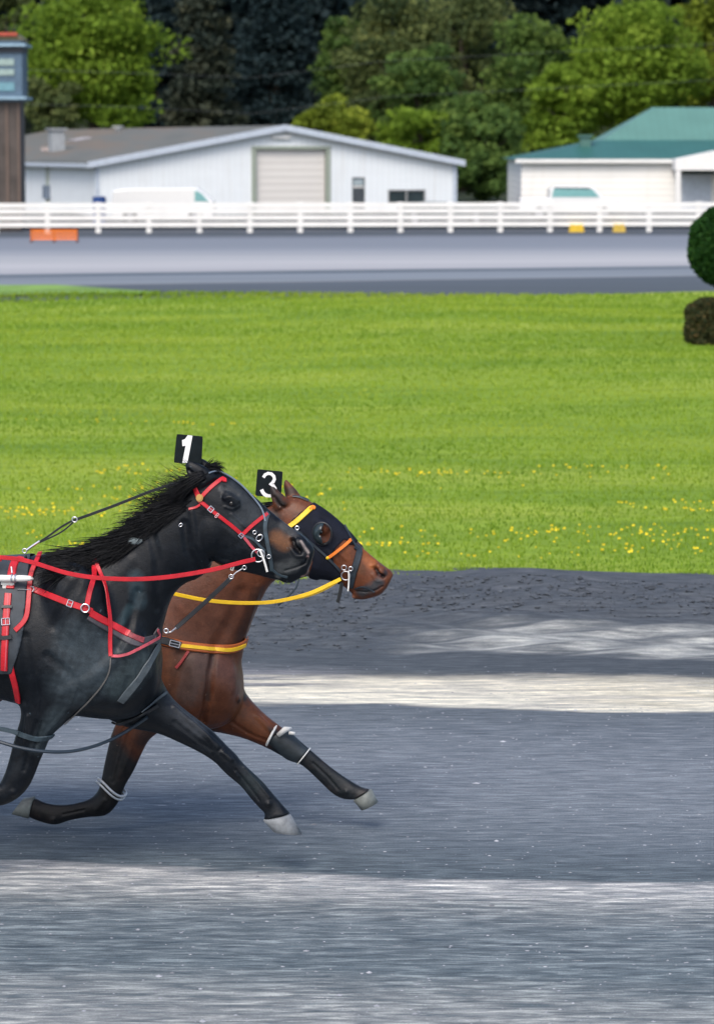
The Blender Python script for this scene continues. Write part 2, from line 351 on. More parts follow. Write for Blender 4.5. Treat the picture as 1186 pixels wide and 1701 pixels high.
# far side of the oval
def m_far():
    m, nt, b = newmat('far_stone_dust'); a = nt.nodes.new('ShaderNodeAttribute'); a.attribute_name = 'across'
    n1 = noise(nt, mapping(nt, (0.03, 0.25, 1), rot=(0, 0, -0.2)), 1.0, 5, 0.6); f = mth(nt, 'ADD', a.outputs['Fac'], mth(nt, 'MULTIPLY', mth(nt, 'SUBTRACT', n1, 0.5), 0.05))
    c = ramp(nt, f, [(0, (0.075,0.090,0.105)), (0.22, (0.085,0.10,0.12)), (0.262, (0.22,0.235,0.25)), (0.275, (0.185,0.21,0.24)), (0.47, (0.175,0.20,0.23)), (0.485, (0.07,0.09,0.115)), (0.51, (0.08,0.105,0.13)), (0.53, (0.32,0.325,0.345)),
        (0.62, (0.40,0.40,0.415)), (0.70, (0.32,0.33,0.35)), (0.76, (0.26,0.275,0.305)), (0.80, (0.20,0.22,0.255)), (0.93, (0.175,0.195,0.23)), (0.955, (0.07,0.083,0.10)), (1.0, (0.055,0.065,0.08))])
    n2 = noise(nt, mapping(nt, (0.02, 1.3, 1), rot=(0, 0, -0.15)), 1.3, 6, 0.65)
    c = mix(nt, 1.0, c, ramp(nt, n2, [(0.3, (0.82,)*3), (0.5, (1,)*3), (0.7, (1.16,)*3)]), 'MULTIPLY')
    nt.links.new(c, b.inputs['Base Color']); b.inputs['Roughness'].default_value = 0.9; b.inputs['Specular IOR Level'].default_value = 0.2
    return m
LN = [(0.0, 505, 485), (0.26, 474, 457), (0.5, 459, 443), (0.78, 417, 413), (1.0, 386, 383)]
def far_line(a, px):
    for (a0, l0, r0), (a1, l1, r1) in zip(LN, LN[1:]):
        if a <= a1:
            t_ = (a-a0)/(a1-a0); l = l0+(l1-l0)*t_; r = r0+(r1-r0)*t_; break
    return gp(px, l+(r-l)*px/1186.0)
us = np.linspace(-1300, 2500, 150); As = np.linspace(0, 1, 60)
P = np.array([[far_line(a, u) for u in us] for a in As]); A2 = np.repeat(As[:, None], len(us), 1)
Zf = np.where(A2 < 0.26, 0.10*np.sin(np.clip(A2/0.26, 0, 1)*math.pi)*(1+0.35*fbm1(P[:, :, 0]*0.25, 4)), 0)-0.0
grid_np('far_track', P[:, :, 0], P[:, :, 1], Zf+0.004, m_far(), uv=A2)['kind'] = 'structure'
# low tongue of grass on the far bank
vg = MB(); top = [(-700, 477), (0, 473), (90, 472), (180, 478), (262, 484)]; bot = [(255, 487), (150, 486), (60, 487), (0, 489), (-700, 495)]
vg.add([gp(x, y, 0.12) for x, y in top+bot], [tuple(range(10))])
tag(vg.build('grass_verge', plain('verge_green', (0.16, 0.28, 0.05), 0.9, var=0.3, scale=0.6)), kind='structure')

gm, nt, b = newmat('base_earth')
nt.links.new(ramp(nt, noise(nt, mapping(nt, (1,1,1)), 0.25, 6), [(0.35, (0.075,0.085,0.10)), (0.65, (0.12,0.125,0.135))]), b.inputs['Base Color']); b.inputs['Roughness'].default_value = 0.9
tag(mk('ground', [(-1500,-60,-0.06),(1500,-60,-0.06),(1500,1500,-0.06),(-1500,1500,-0.06)], [(0,1,2,3)], gm), kind='structure')
tag(mk('yard', [(-120,126.2,-0.02),(120,142,-0.02),(120,183,-0.02),(-120,183,-0.02)], [(0,1,2,3)], plain('yard_tarmac', (0.032,0.040,0.045), 1.0, var=0.25, scale=0.5, spec=0.02)), kind='structure')
hx = np.linspace(-160, 160, 60); hy = np.linspace(184, 420, 50); Xh, Yh = np.meshgrid(hx, hy)
Zh = np.clip(Yh-250, 0, None)*0.22+2.5*np.sin(Xh*0.05+Yh*0.03)*np.clip((Yh-250)/40, 0, 1)-0.05
tag(grid_np('hill', Xh, Yh, Zh, plain('forest_floor', (0.03,0.045,0.02), 0.95, var=0.4, scale=0.3)), kind='structure')
def hill_z(x, y): return 0 if y < 250 else (y-250)*0.22+2.5*math.sin(x*0.05+y*0.03)*min(1, (y-250)/40)

# ------------------------------------------------------------ fence
M_WHITE = plain('white_paint', (0.80, 0.79, 0.76), 0.55, var=0.06, scale=1.5)
M_GREYWD = plain('weathered_post', (0.62, 0.60, 0.57), 0.7, var=0.15, scale=2)
def fence():
    A, B = gp(-1300, 389.5), gp(2480, 381.5); d = (B-A); L = d.length; d.normalize(); ang = math.atan2(d.y, d.x); Rz = Matrix.Rotation(ang, 3, 'Z')
    fe = empty('fence', gp(593, 387), 'long white four-rail board fence along the outside of the far track', 'fence')
    n = int(L/2.02); 
    posts = []
    for i in range(n+1):
        c = A+d*(i*2.02); posts.append(c)
    vis = [c for c in posts if abs(c.x) < 45]
    for c in vis:
        mb = MB(); mb.box(c+Vector((0, 0, 0.59)), (0.20, 0.16, 1.19), Rz); mb.box(c+Vector((0, 0, 1.20)), (0.25, 0.21, 0.035), Rz); mb.build('post', M_GREYWD if False else M_WHITE, fe)
    mid = (vis[0]+vis[-1])/2; LL = (vis[-1]-vis[0]).length+0.2
    nrm = Rz @ Vector((0, -1, 0))
    for z in (0.335, 0.605, 0.865, 1.10):
        mb = MB(); mb.box(mid+nrm*0.105+Vector((0, 0, z)), (LL, 0.04, 0.185 if z < 1 else 0.19), Rz); mb.build('rail', M_WHITE, fe)
    mid2 = mid
fence()

# ------------------------------------------------------------ buildings
M_GLASS = plain('dark_glass', (0.03, 0.045, 0.05), 0.12, var=0.3, scale=0.8)
def shed():
    root_p = at(160, 356, 159); root_p.z = 0
    b = empty('metal_shed', root_p, 'long low white metal shed with a big roller door and brown-grey roof', 'building')
    phi = math.radians(20); g = Vector((math.cos(phi), math.sin(phi), 0)); l = Vector((-math.sin(phi), math.cos(phi), 0)); Rz = Matrix.Rotation(phi, 3, 'Z')
    C = Vector((root_p.x, root_p.y, 0))
    def gpt(px, py):              # point of the gable's plane seen at that pixel
        r = ray(px, py); nn = Vector((math.sin(phi), -math.cos(phi), 0)); t_ = (C-CAMP).dot(nn)/r.dot(nn); q = CAMP+r*t_; return (q-C).dot(g), q.z
    Wd = gpt(758, 300)[0]; he = gpt(160, 270)[1]; xr, hr = gpt(470, 211); her = gpt(758, 268)[1]; Lb = 46.0
    wl = siding('pale_blue_cladding', (0.80, 0.84, 0.86), 0.30, 'x'); 
    P = lambda x, z, y=0.0: C+g*x+l*y+Vector((0, 0, z))
    # door opening in the gable
    dx0, dz = gpt(425, 247); dx1 = gpt(541, 247)[0]; wx0, wz1 = gpt(645, 316); wx1 = gpt(706, 316)[0]; wz0 = gpt(645, 336)[1]; sx0 = gpt(585, 300)[0]; sx1 = gpt(606, 300)[0]; sz = gpt(585, 294)[1]
    yb = Lb
    mb = MB()
    def top(x): return he+(hr-he)*x/xr if x < xr else hr+(her-hr)*(x-xr)/(Wd-xr)
    xs = sorted([0, dx0, xr, dx1, sx0, sx1, wx0, wx1, Wd])
    def span(x0, x1, zlo):
        mb.add([P(x0, zlo), P(x1, zlo), P(x1, top(x1)), P(x0, top(x0))], [(0,1,2,3)])
    for x0, x1 in zip(xs, xs[1:]):
        if x1-x0 < 1e-6: continue
        if dx0-1e-6 <= x0 and x1 <= dx1+1e-6: span(x0, x1, dz)
        elif sx0-1e-6 <= x0 and x1 <= sx1+1e-6: span(x0, x1, sz)
        elif wx0-1e-6 <= x0 and x1 <= wx1+1e-6:
            span(x0, x1, wz1); mb.add([P(x0, 0), P(x1, 0), P(x1, wz0), P(x0, wz0)], [(0,1,2,3)])
        else: span(x0, x1, 0)
    mb.add([P(0,0), P(0,0,yb), P(0,he,yb), P(0,he)], [(0,1,2,3)]); mb.add([P(Wd,0), P(Wd,0,yb), P(Wd,her,yb), P(Wd,her)], [(3,2,1,0)])
    mb.add([P(0,0,yb), P(Wd,0,yb), P(Wd,her,yb), P(xr,hr,yb), P(0,he,yb)], [(4,3,2,1,0)])
    wall = mb.build('wall', wl, b)
    wall.matrix_parent_inverse  # (mesh already in the parent's frame)
    rf = MB(); t_ = 0.12
    for (x0, z0, x1, z1) in ((-0.45, he-0.45*(hr-he)/xr, xr, hr), (xr, hr, Wd+0.3, her-0.3*(hr-her)/(Wd-xr))):
        rf.prism([P(x0, z0+0.01, -0.35), P(x1, z1+0.01, -0.35), P(x1, z1+t_, -0.35), P(x0, z0+t_, -0.35)], l*(yb+0.7))
    m, nt, bs = newmat('brown_grey_roof')
    c = ramp(nt, noise(nt, mapping(nt, (0.25, 0.05, 1)), 1.0, 6, 0.6), [(0.3, (0.09,0.092,0.08)), (0.5, (0.125,0.125,0.11)), (0.62, (0.15,0.12,0.09)), (0.75, (0.17,0.155,0.125))])
    nt.links.new(c, bs.inputs['Base Color']); bs.inputs['Roughness'].default_value = 0.75
    roof = rf.build('roof', m, b)
    tr = plain('pale_blue_trim', (0.50, 0.56, 0.64), 0.5)
    tb = MB(); e = Vector((0, 0, 0))
    for (x0, z0, x1, z1) in ((-0.5, he-0.5*(hr-he)/xr, xr, hr), (xr, hr, Wd+0.35, her-0.35*(hr-her)/(Wd-xr))):
        tb.prism([P(x0, z0-0.16, -0.352), P(x1, z1-0.16, -0.352), P(x1, z1+t_+0.03, -0.352), P(x0, z0+t_+0.03, -0.352)], l*-0.05)
    tb.prism([P(-0.5, he-0.22, -0.3), P(-0.5, he-0.02, -0.3), P(-0.56, he-0.02, -0.3), P(-0.56, he-0.22, -0.3)], l*(yb+0.6))
    tb.box(P(Wd-0.1, her/2, -0.035), (0.22, 0.06, her-0.1), Rz); tb.box(P(0.05, he/2, -0.035), (0.16, 0.06, he-0.1), Rz)
    tb.build('trim', tr, b)
    dm = siding('beige_roller_door', (0.70, 0.67, 0.63), 0.36, 'z', dirt=(0.45,0.4,0.33))
    door = MB(); door.box(P((dx0+dx1)/2, dz/2, 0.16), (dx1-dx0, 0.06, dz), Rz); dr = door.build('roller_door', dm, b)
    fr = MB(); gmtl = plain('green_grey_frame', (0.30, 0.34, 0.28), 0.6)
    for x in (dx0-0.12, dx1+0.12): fr.box(P(x, dz/2, -0.02), (0.24, 0.10, dz), Rz)
    fr.box(P((dx0+dx1)/2, dz+0.08, -0.03), (dx1-dx0+0.48, 0.12, 0.16), Rz); fr.build('door_frame', gmtl, b)
    sdm = MB(); sdm.box(P((sx0+sx1)/2, sz/2, 0.08), (sx1-sx0, 0.05, sz), Rz); sdo = sdm.build('door', plain('dark_door', (0.06,0.07,0.08), 0.5), b)
    w2 = MB(); w2.box(P((sx0+sx1)/2, sz-0.25, 0.04), (sx1-sx0-0.15, 0.03, 0.30), Rz); w2.build('pane', plain('pale_pane', (0.35,0.42,0.45), 0.2), sdo)
    lb = MB(); lb.box(P((sx0+sx1)/2, sz-0.48, 0.035), (sx1-sx0-0.1, 0.03, 0.08), Rz); lb.build('door_rail', M_WHITE, sdo)
    w3 = MB(); w3.box(P((wx0+wx1)/2, (wz0+wz1)/2, 0.1), (wx1-wx0, 0.04, wz1-wz0), Rz); wi = w3.build('window', M_GLASS, b)
    w4 = MB()
    for x in (wx0, (wx0+wx1)/2, wx1): w4.box(P(x, (wz0+wz1)/2, 0.03), (0.06, 0.09, wz1-wz0), Rz)
    w4.box(P((wx0+wx1)/2, wz1+0.03, 0.03), (wx1-wx0+0.1, 0.09, 0.06), Rz); w4.build('window_frame', plain('grey_frame', (0.35,0.36,0.36), 0.5), wi)
    lx, lz = gpt(466, 226); lf = MB(); lf.box(P(lx, lz, -0.06), (1.05, 0.12, 0.13), Rz); lf.box(P(lx, lz-0.09, -0.10), (0.9, 0.14, 0.05), Rz); lf.build('lamp', M_WHITE, b)
    # vents, chimney box and skylight on the visible slope
    def on_roof(px, py):
        n_ = (Vector((0,0,1))*xr - g*(hr-he)).normalized(); p0 = P(0, he+t_); r = ray(px, py); t2 = (p0-CAMP).dot(n_)/r.dot(n_); return CAMP+r*t2
    q = on_roof(94, 250); vb = MB(); vb.box(q+Vector((0,0,0.55)), (0.75, 0.75, 1.2), Rz); vb.box(q+Vector((0,0,1.2)), (1.0, 1.0, 0.10), Rz); vb.build('chimney', plain('vent_grey', (0.30,0.32,0.34), 0.5), roof)
    q = on_roof(84, 250); vb = MB(); vb.box(q+Vector((-0.1,-0.3,0.10)), (0.75, 0.2, 0.2), Rz); vb.build('vent', plain('pinkish_vent', (0.5,0.42,0.40), 0.5), roof)
    q = on_roof(132, 232); sk = MB(); sl = Matrix.Rotation(-math.atan2(hr-he, xr), 3, 'Y'); sk.box(q+Vector((0,0,0.06)), (0.95, 1.6, 0.08), Rz @ sl); sk.build('skylight', plain('skylight_pale', (0.42,0.40,0.42), 0.4), roof)
    q = on_roof(196, 217); vb = MB(); vb.tube([q, q+Vector((0,0,0.22))], 0.16, 10); vb.disc(q+Vector((0,0,0.22)), (0,0,1), 0.36, 0.08); vb.build('vent', plain('galvanised', (0.5,0.52,0.52), 0.4, 0.3), roof)
    q0 = P(0, 0, 6.5)+l*0; 
    dp = MB(); dp.box(P(-0.06, he/2-0.1, 9.5), (0.10, 0.35, he-0.2), Rz); dp.build('downpipe', plain('pale_green_pipe', (0.42,0.46,0.40), 0.6), b)
    dp = MB(); dp.box(P(-0.12, 1.05, 9.5), (0.22, 0.8, 0.7), Rz); dp.build('meter_box', plain('slate_box', (0.16,0.20,0.26), 0.5), b)
shed()

def barn():
    Y0 = 175.0; s = lambda px, py, Y=Y0: at(px, py, Y)
    C = s(864, 360); C.z = 0; b = empty('green_roofed_barn', C, 'cream walled barn with a two tier green metal roof', 'building')
    x0 = s(866, 300).x; x1 = s(1600, 300).x; ze = s(900, 264).z; D = 16.0
    cream = siding('cream_cladding', (0.88, 0.86, 0.81), 0.34, 'z', dirt=(0.6,0.55,0.45))
    mb = MB(); mb.box(((x0+x1)/2, Y0+D/2, ze/2), (x1-x0, D, ze)); mb.build('wall', cream, b)
    # lower skirt roof
    xm = s(1000, 300, Y0+4.0).x; zm = s(1000, 232, Y0+4.0).z; ov = 0.35
    A = [(x0-ov, Y0-ov, ze), (x1+ov, Y0-ov, ze), (x1+ov, Y0+D+ov, ze), (x0-ov, Y0+D+ov, ze)]
    Bq = [(xm, Y0+4, zm), (x1-4, Y0+4, zm), (x1-4, Y0+D-4, zm), (xm, Y0+D-4, zm)]
    def rm(name, c):
        m, nt, bs = newmat(name); tc = nt.nodes.new('ShaderNodeTexCoord'); sp = nt.nodes.new('ShaderNodeSeparateXYZ'); nt.links.new(tc.outputs['Object'], sp.inputs[0])
        f = mth(nt, 'LESS_THAN', mth(nt, 'FRACT', mth(nt, 'DIVIDE', sp.outputs[0], 0.45)), 0.12)
        cc = mix(nt, mth(nt, 'MULTIPLY', f, 0.3), ramp(nt, noise(nt, mapping(nt, (1,1,1)), 0.7, 5), [(0.3, tuple(q*0.86 for q in c)), (0.7, c)]), tuple(q*0.6 for q in c))
        nt.links.new(cc, bs.inputs['Base Color']); bs.inputs['Roughness'].default_value = 0.45; return m
    lo = MB(); lo.add(A+Bq, [(0,1,5,4),(1,2,6,5),(2,3,7,6),(3,0,4,7),(3,2,1,0)]); r1 = lo.build('roof', rm('dark_green_metal', (0.030, 0.125, 0.108)), b)
    xt = s(1080, 300, Y0+9).x; zt = s(1080, 178, Y0+9).z
    T = [(xt, Y0+7.5, zt), (x1-8, Y0+7.5, zt), (x1-8, Y0+8.5, zt), (xt, Y0+8.5, zt)]
    Bq2 = [(a, c, z+0.004) for a, c, z in Bq]
    up = MB(); up.add(Bq2+T, [(0,1,5,4),(1,2,6,5),(2,3,7,6),(3,0,4,7),(4,5,6,7)]); up.build('upper_roof', rm('light_green_metal', (0.105, 0.235, 0.20)), r1)
    fa = MB(); fa.box(((x0+x1)/2, Y0-ov-0.02, ze-0.09), (x1-x0+2*ov, 0.05, 0.2)); fa.build('fascia', M_WHITE, b)
    # ridge vent
    q = s(972, 232, Y0+2.9); vb = MB(); vb.box((q.x, q.y, q.z-0.15), (0.6, 0.6, 0.7)); vb.box((q.x, q.y, q.z+0.24), (0.85, 0.85, 0.1)); vb.build('roof_vent', plain('vent_green', (0.06,0.15,0.13), 0.5), r1)
    # gabled entrance on the right, a little proud of the wall
    Yp = Y0-2.2; gx0 = s(1122, 300, Yp).x; gx1 = s(1330, 300, Yp).x; zg = s(1130, 264, Yp).z; zp = s(1226, 242, Yp).z; zb = s(1130, 282, Yp).z
    po = MB(); po.prism([(gx0, Yp, zb), (gx1, Yp, zb), (gx1, Yp, zg), ((gx0+gx1)/2, Yp, zp), (gx0, Yp, zg)], (0, 2.1, 0)); po.build('porch_gable', M_WHITE, b)
    for x in (gx0+0.15, gx1-0.15):
        pc = MB(); pc.box((x, Yp+0.16, zb/2), (0.26, 0.26, zb)); pc.build('porch_post', M_WHITE, b)
    ix0 = s(1132, 300).x; ix1 = s(1181, 300).x
    pd = MB(); pd.box(((ix0+ix1)/2, Y0-0.05, zb/2-0.1), (ix1-ix0, 0.08, zb-0.3)); pd.build('porch_door', plain('pale_blue_door', (0.55,0.60,0.66), 0.5), b)
    pt = MB(); pt.box(((gx0+gx1)/2+0.1, Y0-0.03, zb-0.12), (gx1-gx0-0.5, 0.05, 0.22)); pt.build('door_header', plain('dark_header', (0.05,0.10,0.10), 0.5), b)
barn()

def tower():
    Y = 131.0; s = lambda px, py: at(px, py, Y)
    x1 = s(37, 200).x; x0 = x1-4.2; C = Vector((x1-2.1, Y+1, 0)); b = empty('judges_tower', C, 'narrow track tower with glazed blue cabin above dark timber base', 'tower')
    zb = s(0, 168).z; zt = s(0, 66).z; cx = (x0+x1)/2
    tim = plain('dark_timber', (0.075, 0.062, 0.055), 0.8, var=0.35, scale=1.2)
    mb = MB(); mb.box((cx, Y+1.0, zb/2), (4.0, 1.8, zb)); mb.build('base', tim, b)
    bt = MB()
    for k in range(9): bt.box((x0+0.2+k*0.48, Y+0.07, zb/2), (0.09, 0.06, zb-0.1))
    bt.build('batten', plain('brown_batten', (0.14,0.10,0.08), 0.8), b)
    cb = MB(); cb.box((cx, Y+1.0, (zb+zt)/2), (4.25, 2.1, zt-zb)); ca = cb.build('cabin', plain('slate_blue_panel', (0.075, 0.13, 0.19), 0.5), b)
    for (a, c) in ((97, 108), (114, 124), (136, 150)):
        z1, z0 = s(0, a).z, s(0, c).z; w = MB(); w.box((cx-0.1, Y-0.07, (z0+z1)/2), (3.8, 0.06, z1-z0)); w.build('window', plain('teal_glass', (0.14,0.30,0.36) if a > 130 else (0.28,0.38,0.36), 0.15), ca)
    for py in (74, 162):
        z = s(0, py).z; g = MB(); g.box((cx, Y+0.95, z), (4.6, 2.5, 0.10)); g.build('cornice', plain('pale_blue_band', (0.28,0.42,0.52), 0.5), ca)
    z = s(0, 80).z; g = MB(); g.box((cx, Y+0.95, z-0.05), (4.35, 2.2, 0.18)); g.build('dark_board', plain('near_black', (0.012,0.018,0.028), 0.6), ca)  # near-black board just below the upper cornice
    zr = s(0, 55).z; g = MB(); g.prism([(x0-0.1, Y-0.1, zt+0.003), (x1+0.1, Y-0.1, zt+0.003), (x1-0.2, Y-0.1, zr), (x0+0.2, Y-0.1, zr)], (0, 2.2, 0)); rf = g.build('roof', plain('roof_brown', (0.12,0.11,0.06), 0.8), b)
    g = MB(); g.box((cx, Y-0.16, zr-0.02), (3.9, 0.1, 0.13)); g.build('roof_edge', plain('brick_red', (0.42,0.07,0.04), 0.6), rf)
tower()

# ------------------------------------------------------------ vehicles and yard things
def loft_box(mb, secs):
    """secs: list of (x, [(y,z)...]) closed rings"""
    n = len(secs[0][1]); b0 = len(mb.V)
    for x, ring in secs: mb.V += [(x, y, z) for y, z in ring]
    for i in range(len(secs)-1):
        for k in range(n): mb.F.append((b0+i*n+k, b0+i*n+(k+1) % n, b0+(i+1)*n+(k+1) % n, b0+(i+1)*n+k))
    mb.F.append(tuple(b0+k for k in range(n))[::-1]); mb.F.append(tuple(b0+(len(secs)-1)*n+k for k in range(n)))
M_CARW = plain('white_car_paint', (0.78, 0.78, 0.77), 0.3, var=0.02, coat=0.6)
M_TEAL = plain('tinted_windscreen', (0.20, 0.42, 0.42), 0.08, var=0.1)
M_TYRE = plain('tyre_rubber', (0.02, 0.02, 0.022), 0.8)
def vehicle(name, label, cat, xc, Y, prof_side, Wd, glass, wheels, paint=M_CARW):
    """prof_side: outline (x,z) of the flank; extruded with rounded shoulders"""
    r = empty(name, (xc, Y, 0), label, cat); mb = MB(); n = len(prof_side)
    cx = sum(p[0] for p in prof_side)/n; cz = 0.8
    rings = []
    for t_, k in ((0, 0.0), (0.03, 0.55), (0.10, 1.0), (Wd-0.10, 1.0), (Wd-0.03, 0.55), (Wd, 0.0)):
        ins = (1-k)*0.07; rings.append([(xc+x-math.copysign(min(ins, abs(x)), x), Y+t_, z-(ins if z > 1.0 else 0)) for x, z in prof_side])
    b0 = 0
    for ring in rings: mb.V += ring
    for i in range(len(rings)-1):
        for k in range(n): mb.F.append((i*n+k, (i+1)*n+k, (i+1)*n+(k+1) % n, i*n+(k+1) % n))
    mb.F.append(tuple(range(n))); mb.F.append(tuple(range((len(rings)-1)*n, len(rings)*n))[::-1])
    body = mb.build('body', paint, r)
    for nm, poly, yy in glass:
        g = MB(); g.prism([(xc+x, Y+yy, z) for x, z in poly], (0, 0.02, 0)); g.build(nm, M_TEAL if nm != 'shade' else M_GLASS, r)
    for x in wheels:
        for yy in (-0.01, Wd-0.2):
            w = MB(); w.tube([(xc+x, Y+yy, 0.33), (xc+x, Y+yy+0.22, 0.33)], 0.33, 20); wo = w.build('wheel', M_TYRE, r)
            h = MB(); h.tube([(xc+x, Y+yy-0.012, 0.33), (xc+x, Y+yy+0.02, 0.33)], 0.19, 14); h.build('rim', plain('rim_grey', (0.4,0.4,0.42), 0.35, 0.6), wo)
    return r
q = at(270, 330, 140)
vehicle('delivery_van', 'long white van parked behind the fence, teal glass at its right end', 'van', q.x, 140,
        [(-2.25,0.35),(2.25,0.35),(2.3,0.75),(2.22,1.05),(1.75,1.42),(1.5,1.62),(-1.55,1.60),(-2.2,1.52),(-2.28,1.0)], 1.9,
        [('window', [(1.42,1.02),(2.05,1.02),(1.72,1.38),(1.5,1.5),(1.42,1.5)], -0.012)], (-1.45, 1.45))
q = at(950, 330, 146)
vehicle('pickup_truck', 'white pickup truck behind the fence with teal windows in front of the cream barn', 'truck', q.x, 146,
        [(-2.4,0.4),(2.4,0.4),(2.45,0.8),(2.3,1.0),(1.45,1.08),(1.0,1.55),(0.75,1.62),(-0.75,1.62),(-1.0,1.5),(-1.05,1.08),(-2.4,1.05)], 1.8,
        [('window', [(-0.92,1.12),(1.28,1.12),(0.95,1.47),(-0.85,1.50)], -0.012), ('shade', [(-0.9,1.50),(0.98,1.48),(0.75,1.56),(-0.75,1.57)], -0.014)], (-1.5, 1.5))
q = at(740, 330, 139)
vehicle('parked_car', 'dark car parked behind the fence between the two buildings', 'car', q.x, 139,
        [(-2.1,0.3),(2.1,0.3),(2.15,0.7),(2.0,0.82),(1.2,0.88),(0.8,1.0),(-0.9,1.02),(-1.6,0.9),(-2.1,0.85)], 1.75,
        [('window', [(-1.2,0.86),(0.9,0.86),(0.75,0.96),(-0.85,0.98)], -0.012)], (-1.35, 1.35), plain('dark_green_paint', (0.03,0.05,0.055), 0.3, coat=0.5))
# blue drum
q = at(165, 336, 142); zt = at(165, 326, 142).z
mb = MB(); mb.tube([(q.x, 142, 0), (q.x, 142, zt)], 0.30, 18)
for z in (0.28, 0.56, zt-0.02): mb.torus((q.x, 142, z), (0,0,1), 0.30, 0.02, 18, 6)
mb.disc((q.x+0.12, 142, zt), (0,0,1), 0.05, 0.03)
tag(mb.build('drum', plain('blue_plastic', (0.02, 0.07, 0.25), 0.5)), 'blue plastic drum standing behind the fence left of the van', 'drum')
# yellow blocks behind the foot of the fence
for i, (px, w, lab) in enumerate(((958, 0.62, 'larger yellow concrete block behind the foot of the white fence'), (1029, 0.52, 'smaller dull yellow concrete block behind the foot of the fence, nearer the shrub'))):
    q = gp(px, 385.2); mb = MB(); mb.prism([(q.x-w/2, q.y, -0.02), (q.x+w/2, q.y, -0.02), (q.x+w/2-0.06, q.y, 0.30), (q.x-w/2+0.06, q.y, 0.30)], (0, 0.5, 0))
    mb.box((q.x-w*0.25, q.y+0.25, 0.31), (0.05, 0.05, 0.05)); mb.box((q.x+w*0.25, q.y+0.25, 0.31), (0.05, 0.05, 0.05))
    tag(mb.build('concrete_block', plain('yellow_paint', (0.70, 0.46, 0.03) if i == 0 else (0.55, 0.38, 0.06), 0.6)), lab, 'concrete block', 'yellow blocks behind the fence')

# orange barrier on the far track
def barrier():
    a, c = gp(50, 402), gp(130, 402); w = c.x-a.x; z1 = at(90, 380, a.y).z; r = empty('track_barrier', ((a.x+c.x)/2, a.y, 0), 'low orange slatted barrier standing on the far track in front of the fence', 'barrier')
    om = plain('orange_paint', (0.88, 0.20, 0.008), 0.6); 
    for k in range(3):
        h = (z1-0.08)/3; z = 0.07+h*(k+0.5); mb = MB(); mb.box(((a.x+c.x)/2, a.y, z), (w-0.06, 0.07, h-0.055)); mb.build('board', om, r)
    for x in (a.x+0.04, (a.x+c.x)/2, c.x-0.04):
        mb = MB(); mb.box((x, a.y+0.05, z1/2), (0.06, 0.05, z1)); mb.box((x, a.y+0.05, 0.02), (0.08, 0.62, 0.04)); mb.build('leg', plain('dark_bracket', (0.12,0.03,0.01), 0.6), r)
    mb = MB(); mb.box(((a.x+c.x)/2, a.y+0.01, z1+0.012), (w, 0.12, 0.03)); mb.build('top_rail', plain('dark_red_rail', (0.25,0.05,0.01), 0.6), r)
barrier()

# ------------------------------------------------------------ trees and shrubs
def leaf_quads(cent, size, up=0.25):
    n = len(cent); d = rng.standard_normal((n, 3)); d[:, 2] += up; d /= np.linalg.norm(d, axis=1, keepdims=True)
    a = np.cross(d, rng.standard_normal((n, 3))); a /= np.linalg.norm(a, axis=1, keepdims=True); b = np.cross(d, a)
    s = (size*(0.6+0.8*rng.random(n)))[:, None]
    return np.stack([cent-a*s-b*s*0.7, cent+a*s-b*s*0.6, cent+a*s*0.8+b*s*0.7, cent-a*s*0.9+b*s*0.6], 1)
def crown_points(c, rx, ry, rz, nclump, per, clump_r, shape='oak'):
    C = []
    while len(C) < nclump:
        p = rng.uniform(-1, 1, 3); q = np.linalg.norm(p)
        if q > 1 or q < 0.45: continue
        if shape == 'oak': p[2] *= 1
        if shape == 'cone':
            h = (p[2]+1)/2; rr = max(0.05, 1-h)*1.0; a = rng.uniform(0, 6.28); k = rr*(0.55+0.45*rng.random()); p = np.array([math.cos(a)*k, math.sin(a)*k, p[2]])
        C.append(p)
    C = np.array(C); az = np.arctan2(C[:, 1], C[:, 0]); C *= (1+0.16*np.sin(3*az+5*C[:, 2]+c[0])+0.10*np.sin(7*az-4*C[:, 2]+c[1]))[:, None] if shape == 'oak' else 1.0; C = C*[rx, ry, rz]+np.array(c)
    cl = np.repeat(C, per, 0); n = len(cl); d = rng.standard_normal((n, 3)); d /= np.linalg.norm(d, axis=1, keepdims=True)
    r = clump_r*np.repeat(0.6+0.8*rng.random(nclump), per)*(0.35+0.65*rng.random(n)**0.5)
    if shape == 'cone': sc = np.array([1.2, 1.2, 0.45])
    else: sc = np.array([1.15, 1.15, 0.62])
    P = cl+d*r[:, None]*sc
    tint = np.repeat(0.5+0.2*rng.standard_normal(nclump), per)+0.07*rng.standard_normal(n)
    return P, np.clip(tint, 0, 1)
M_BARK = plain('bark', (0.07, 0.055, 0.04), 0.9, var=0.4, scale=2)
PAL = {
 'bright': leafmat('leaf_bright', (0.075,0.135,0.016), (0.17,0.27,0.028), (0.28,0.39,0.05), 0.45),
 'mid':    leafmat('leaf_mid', (0.045,0.090,0.028), (0.095,0.165,0.038), (0.17,0.245,0.055), 0.4),
 'olive':  leafmat('leaf_olive', (0.058,0.088,0.036), (0.110,0.145,0.050), (0.18,0.205,0.065), 0.4),
 'yellow': leafmat('leaf_yellow', (0.11,0.15,0.018), (0.21,0.275,0.03), (0.32,0.37,0.05), 0.45),
 'dark':   leafmat('leaf_dark', (0.008,0.018,0.021), (0.018,0.034,0.038), (0.034,0.052,0.050), 0.15),
 'spruce': leafmat('leaf_spruce', (0.016,0.026,0.022), (0.036,0.046,0.032), (0.065,0.070,0.042), 0.15),
 'topiary':leafmat('leaf_topiary', (0.006,0.028,0.006), (0.018,0.065,0.012), (0.05,0.12,0.02), 0.2),
}
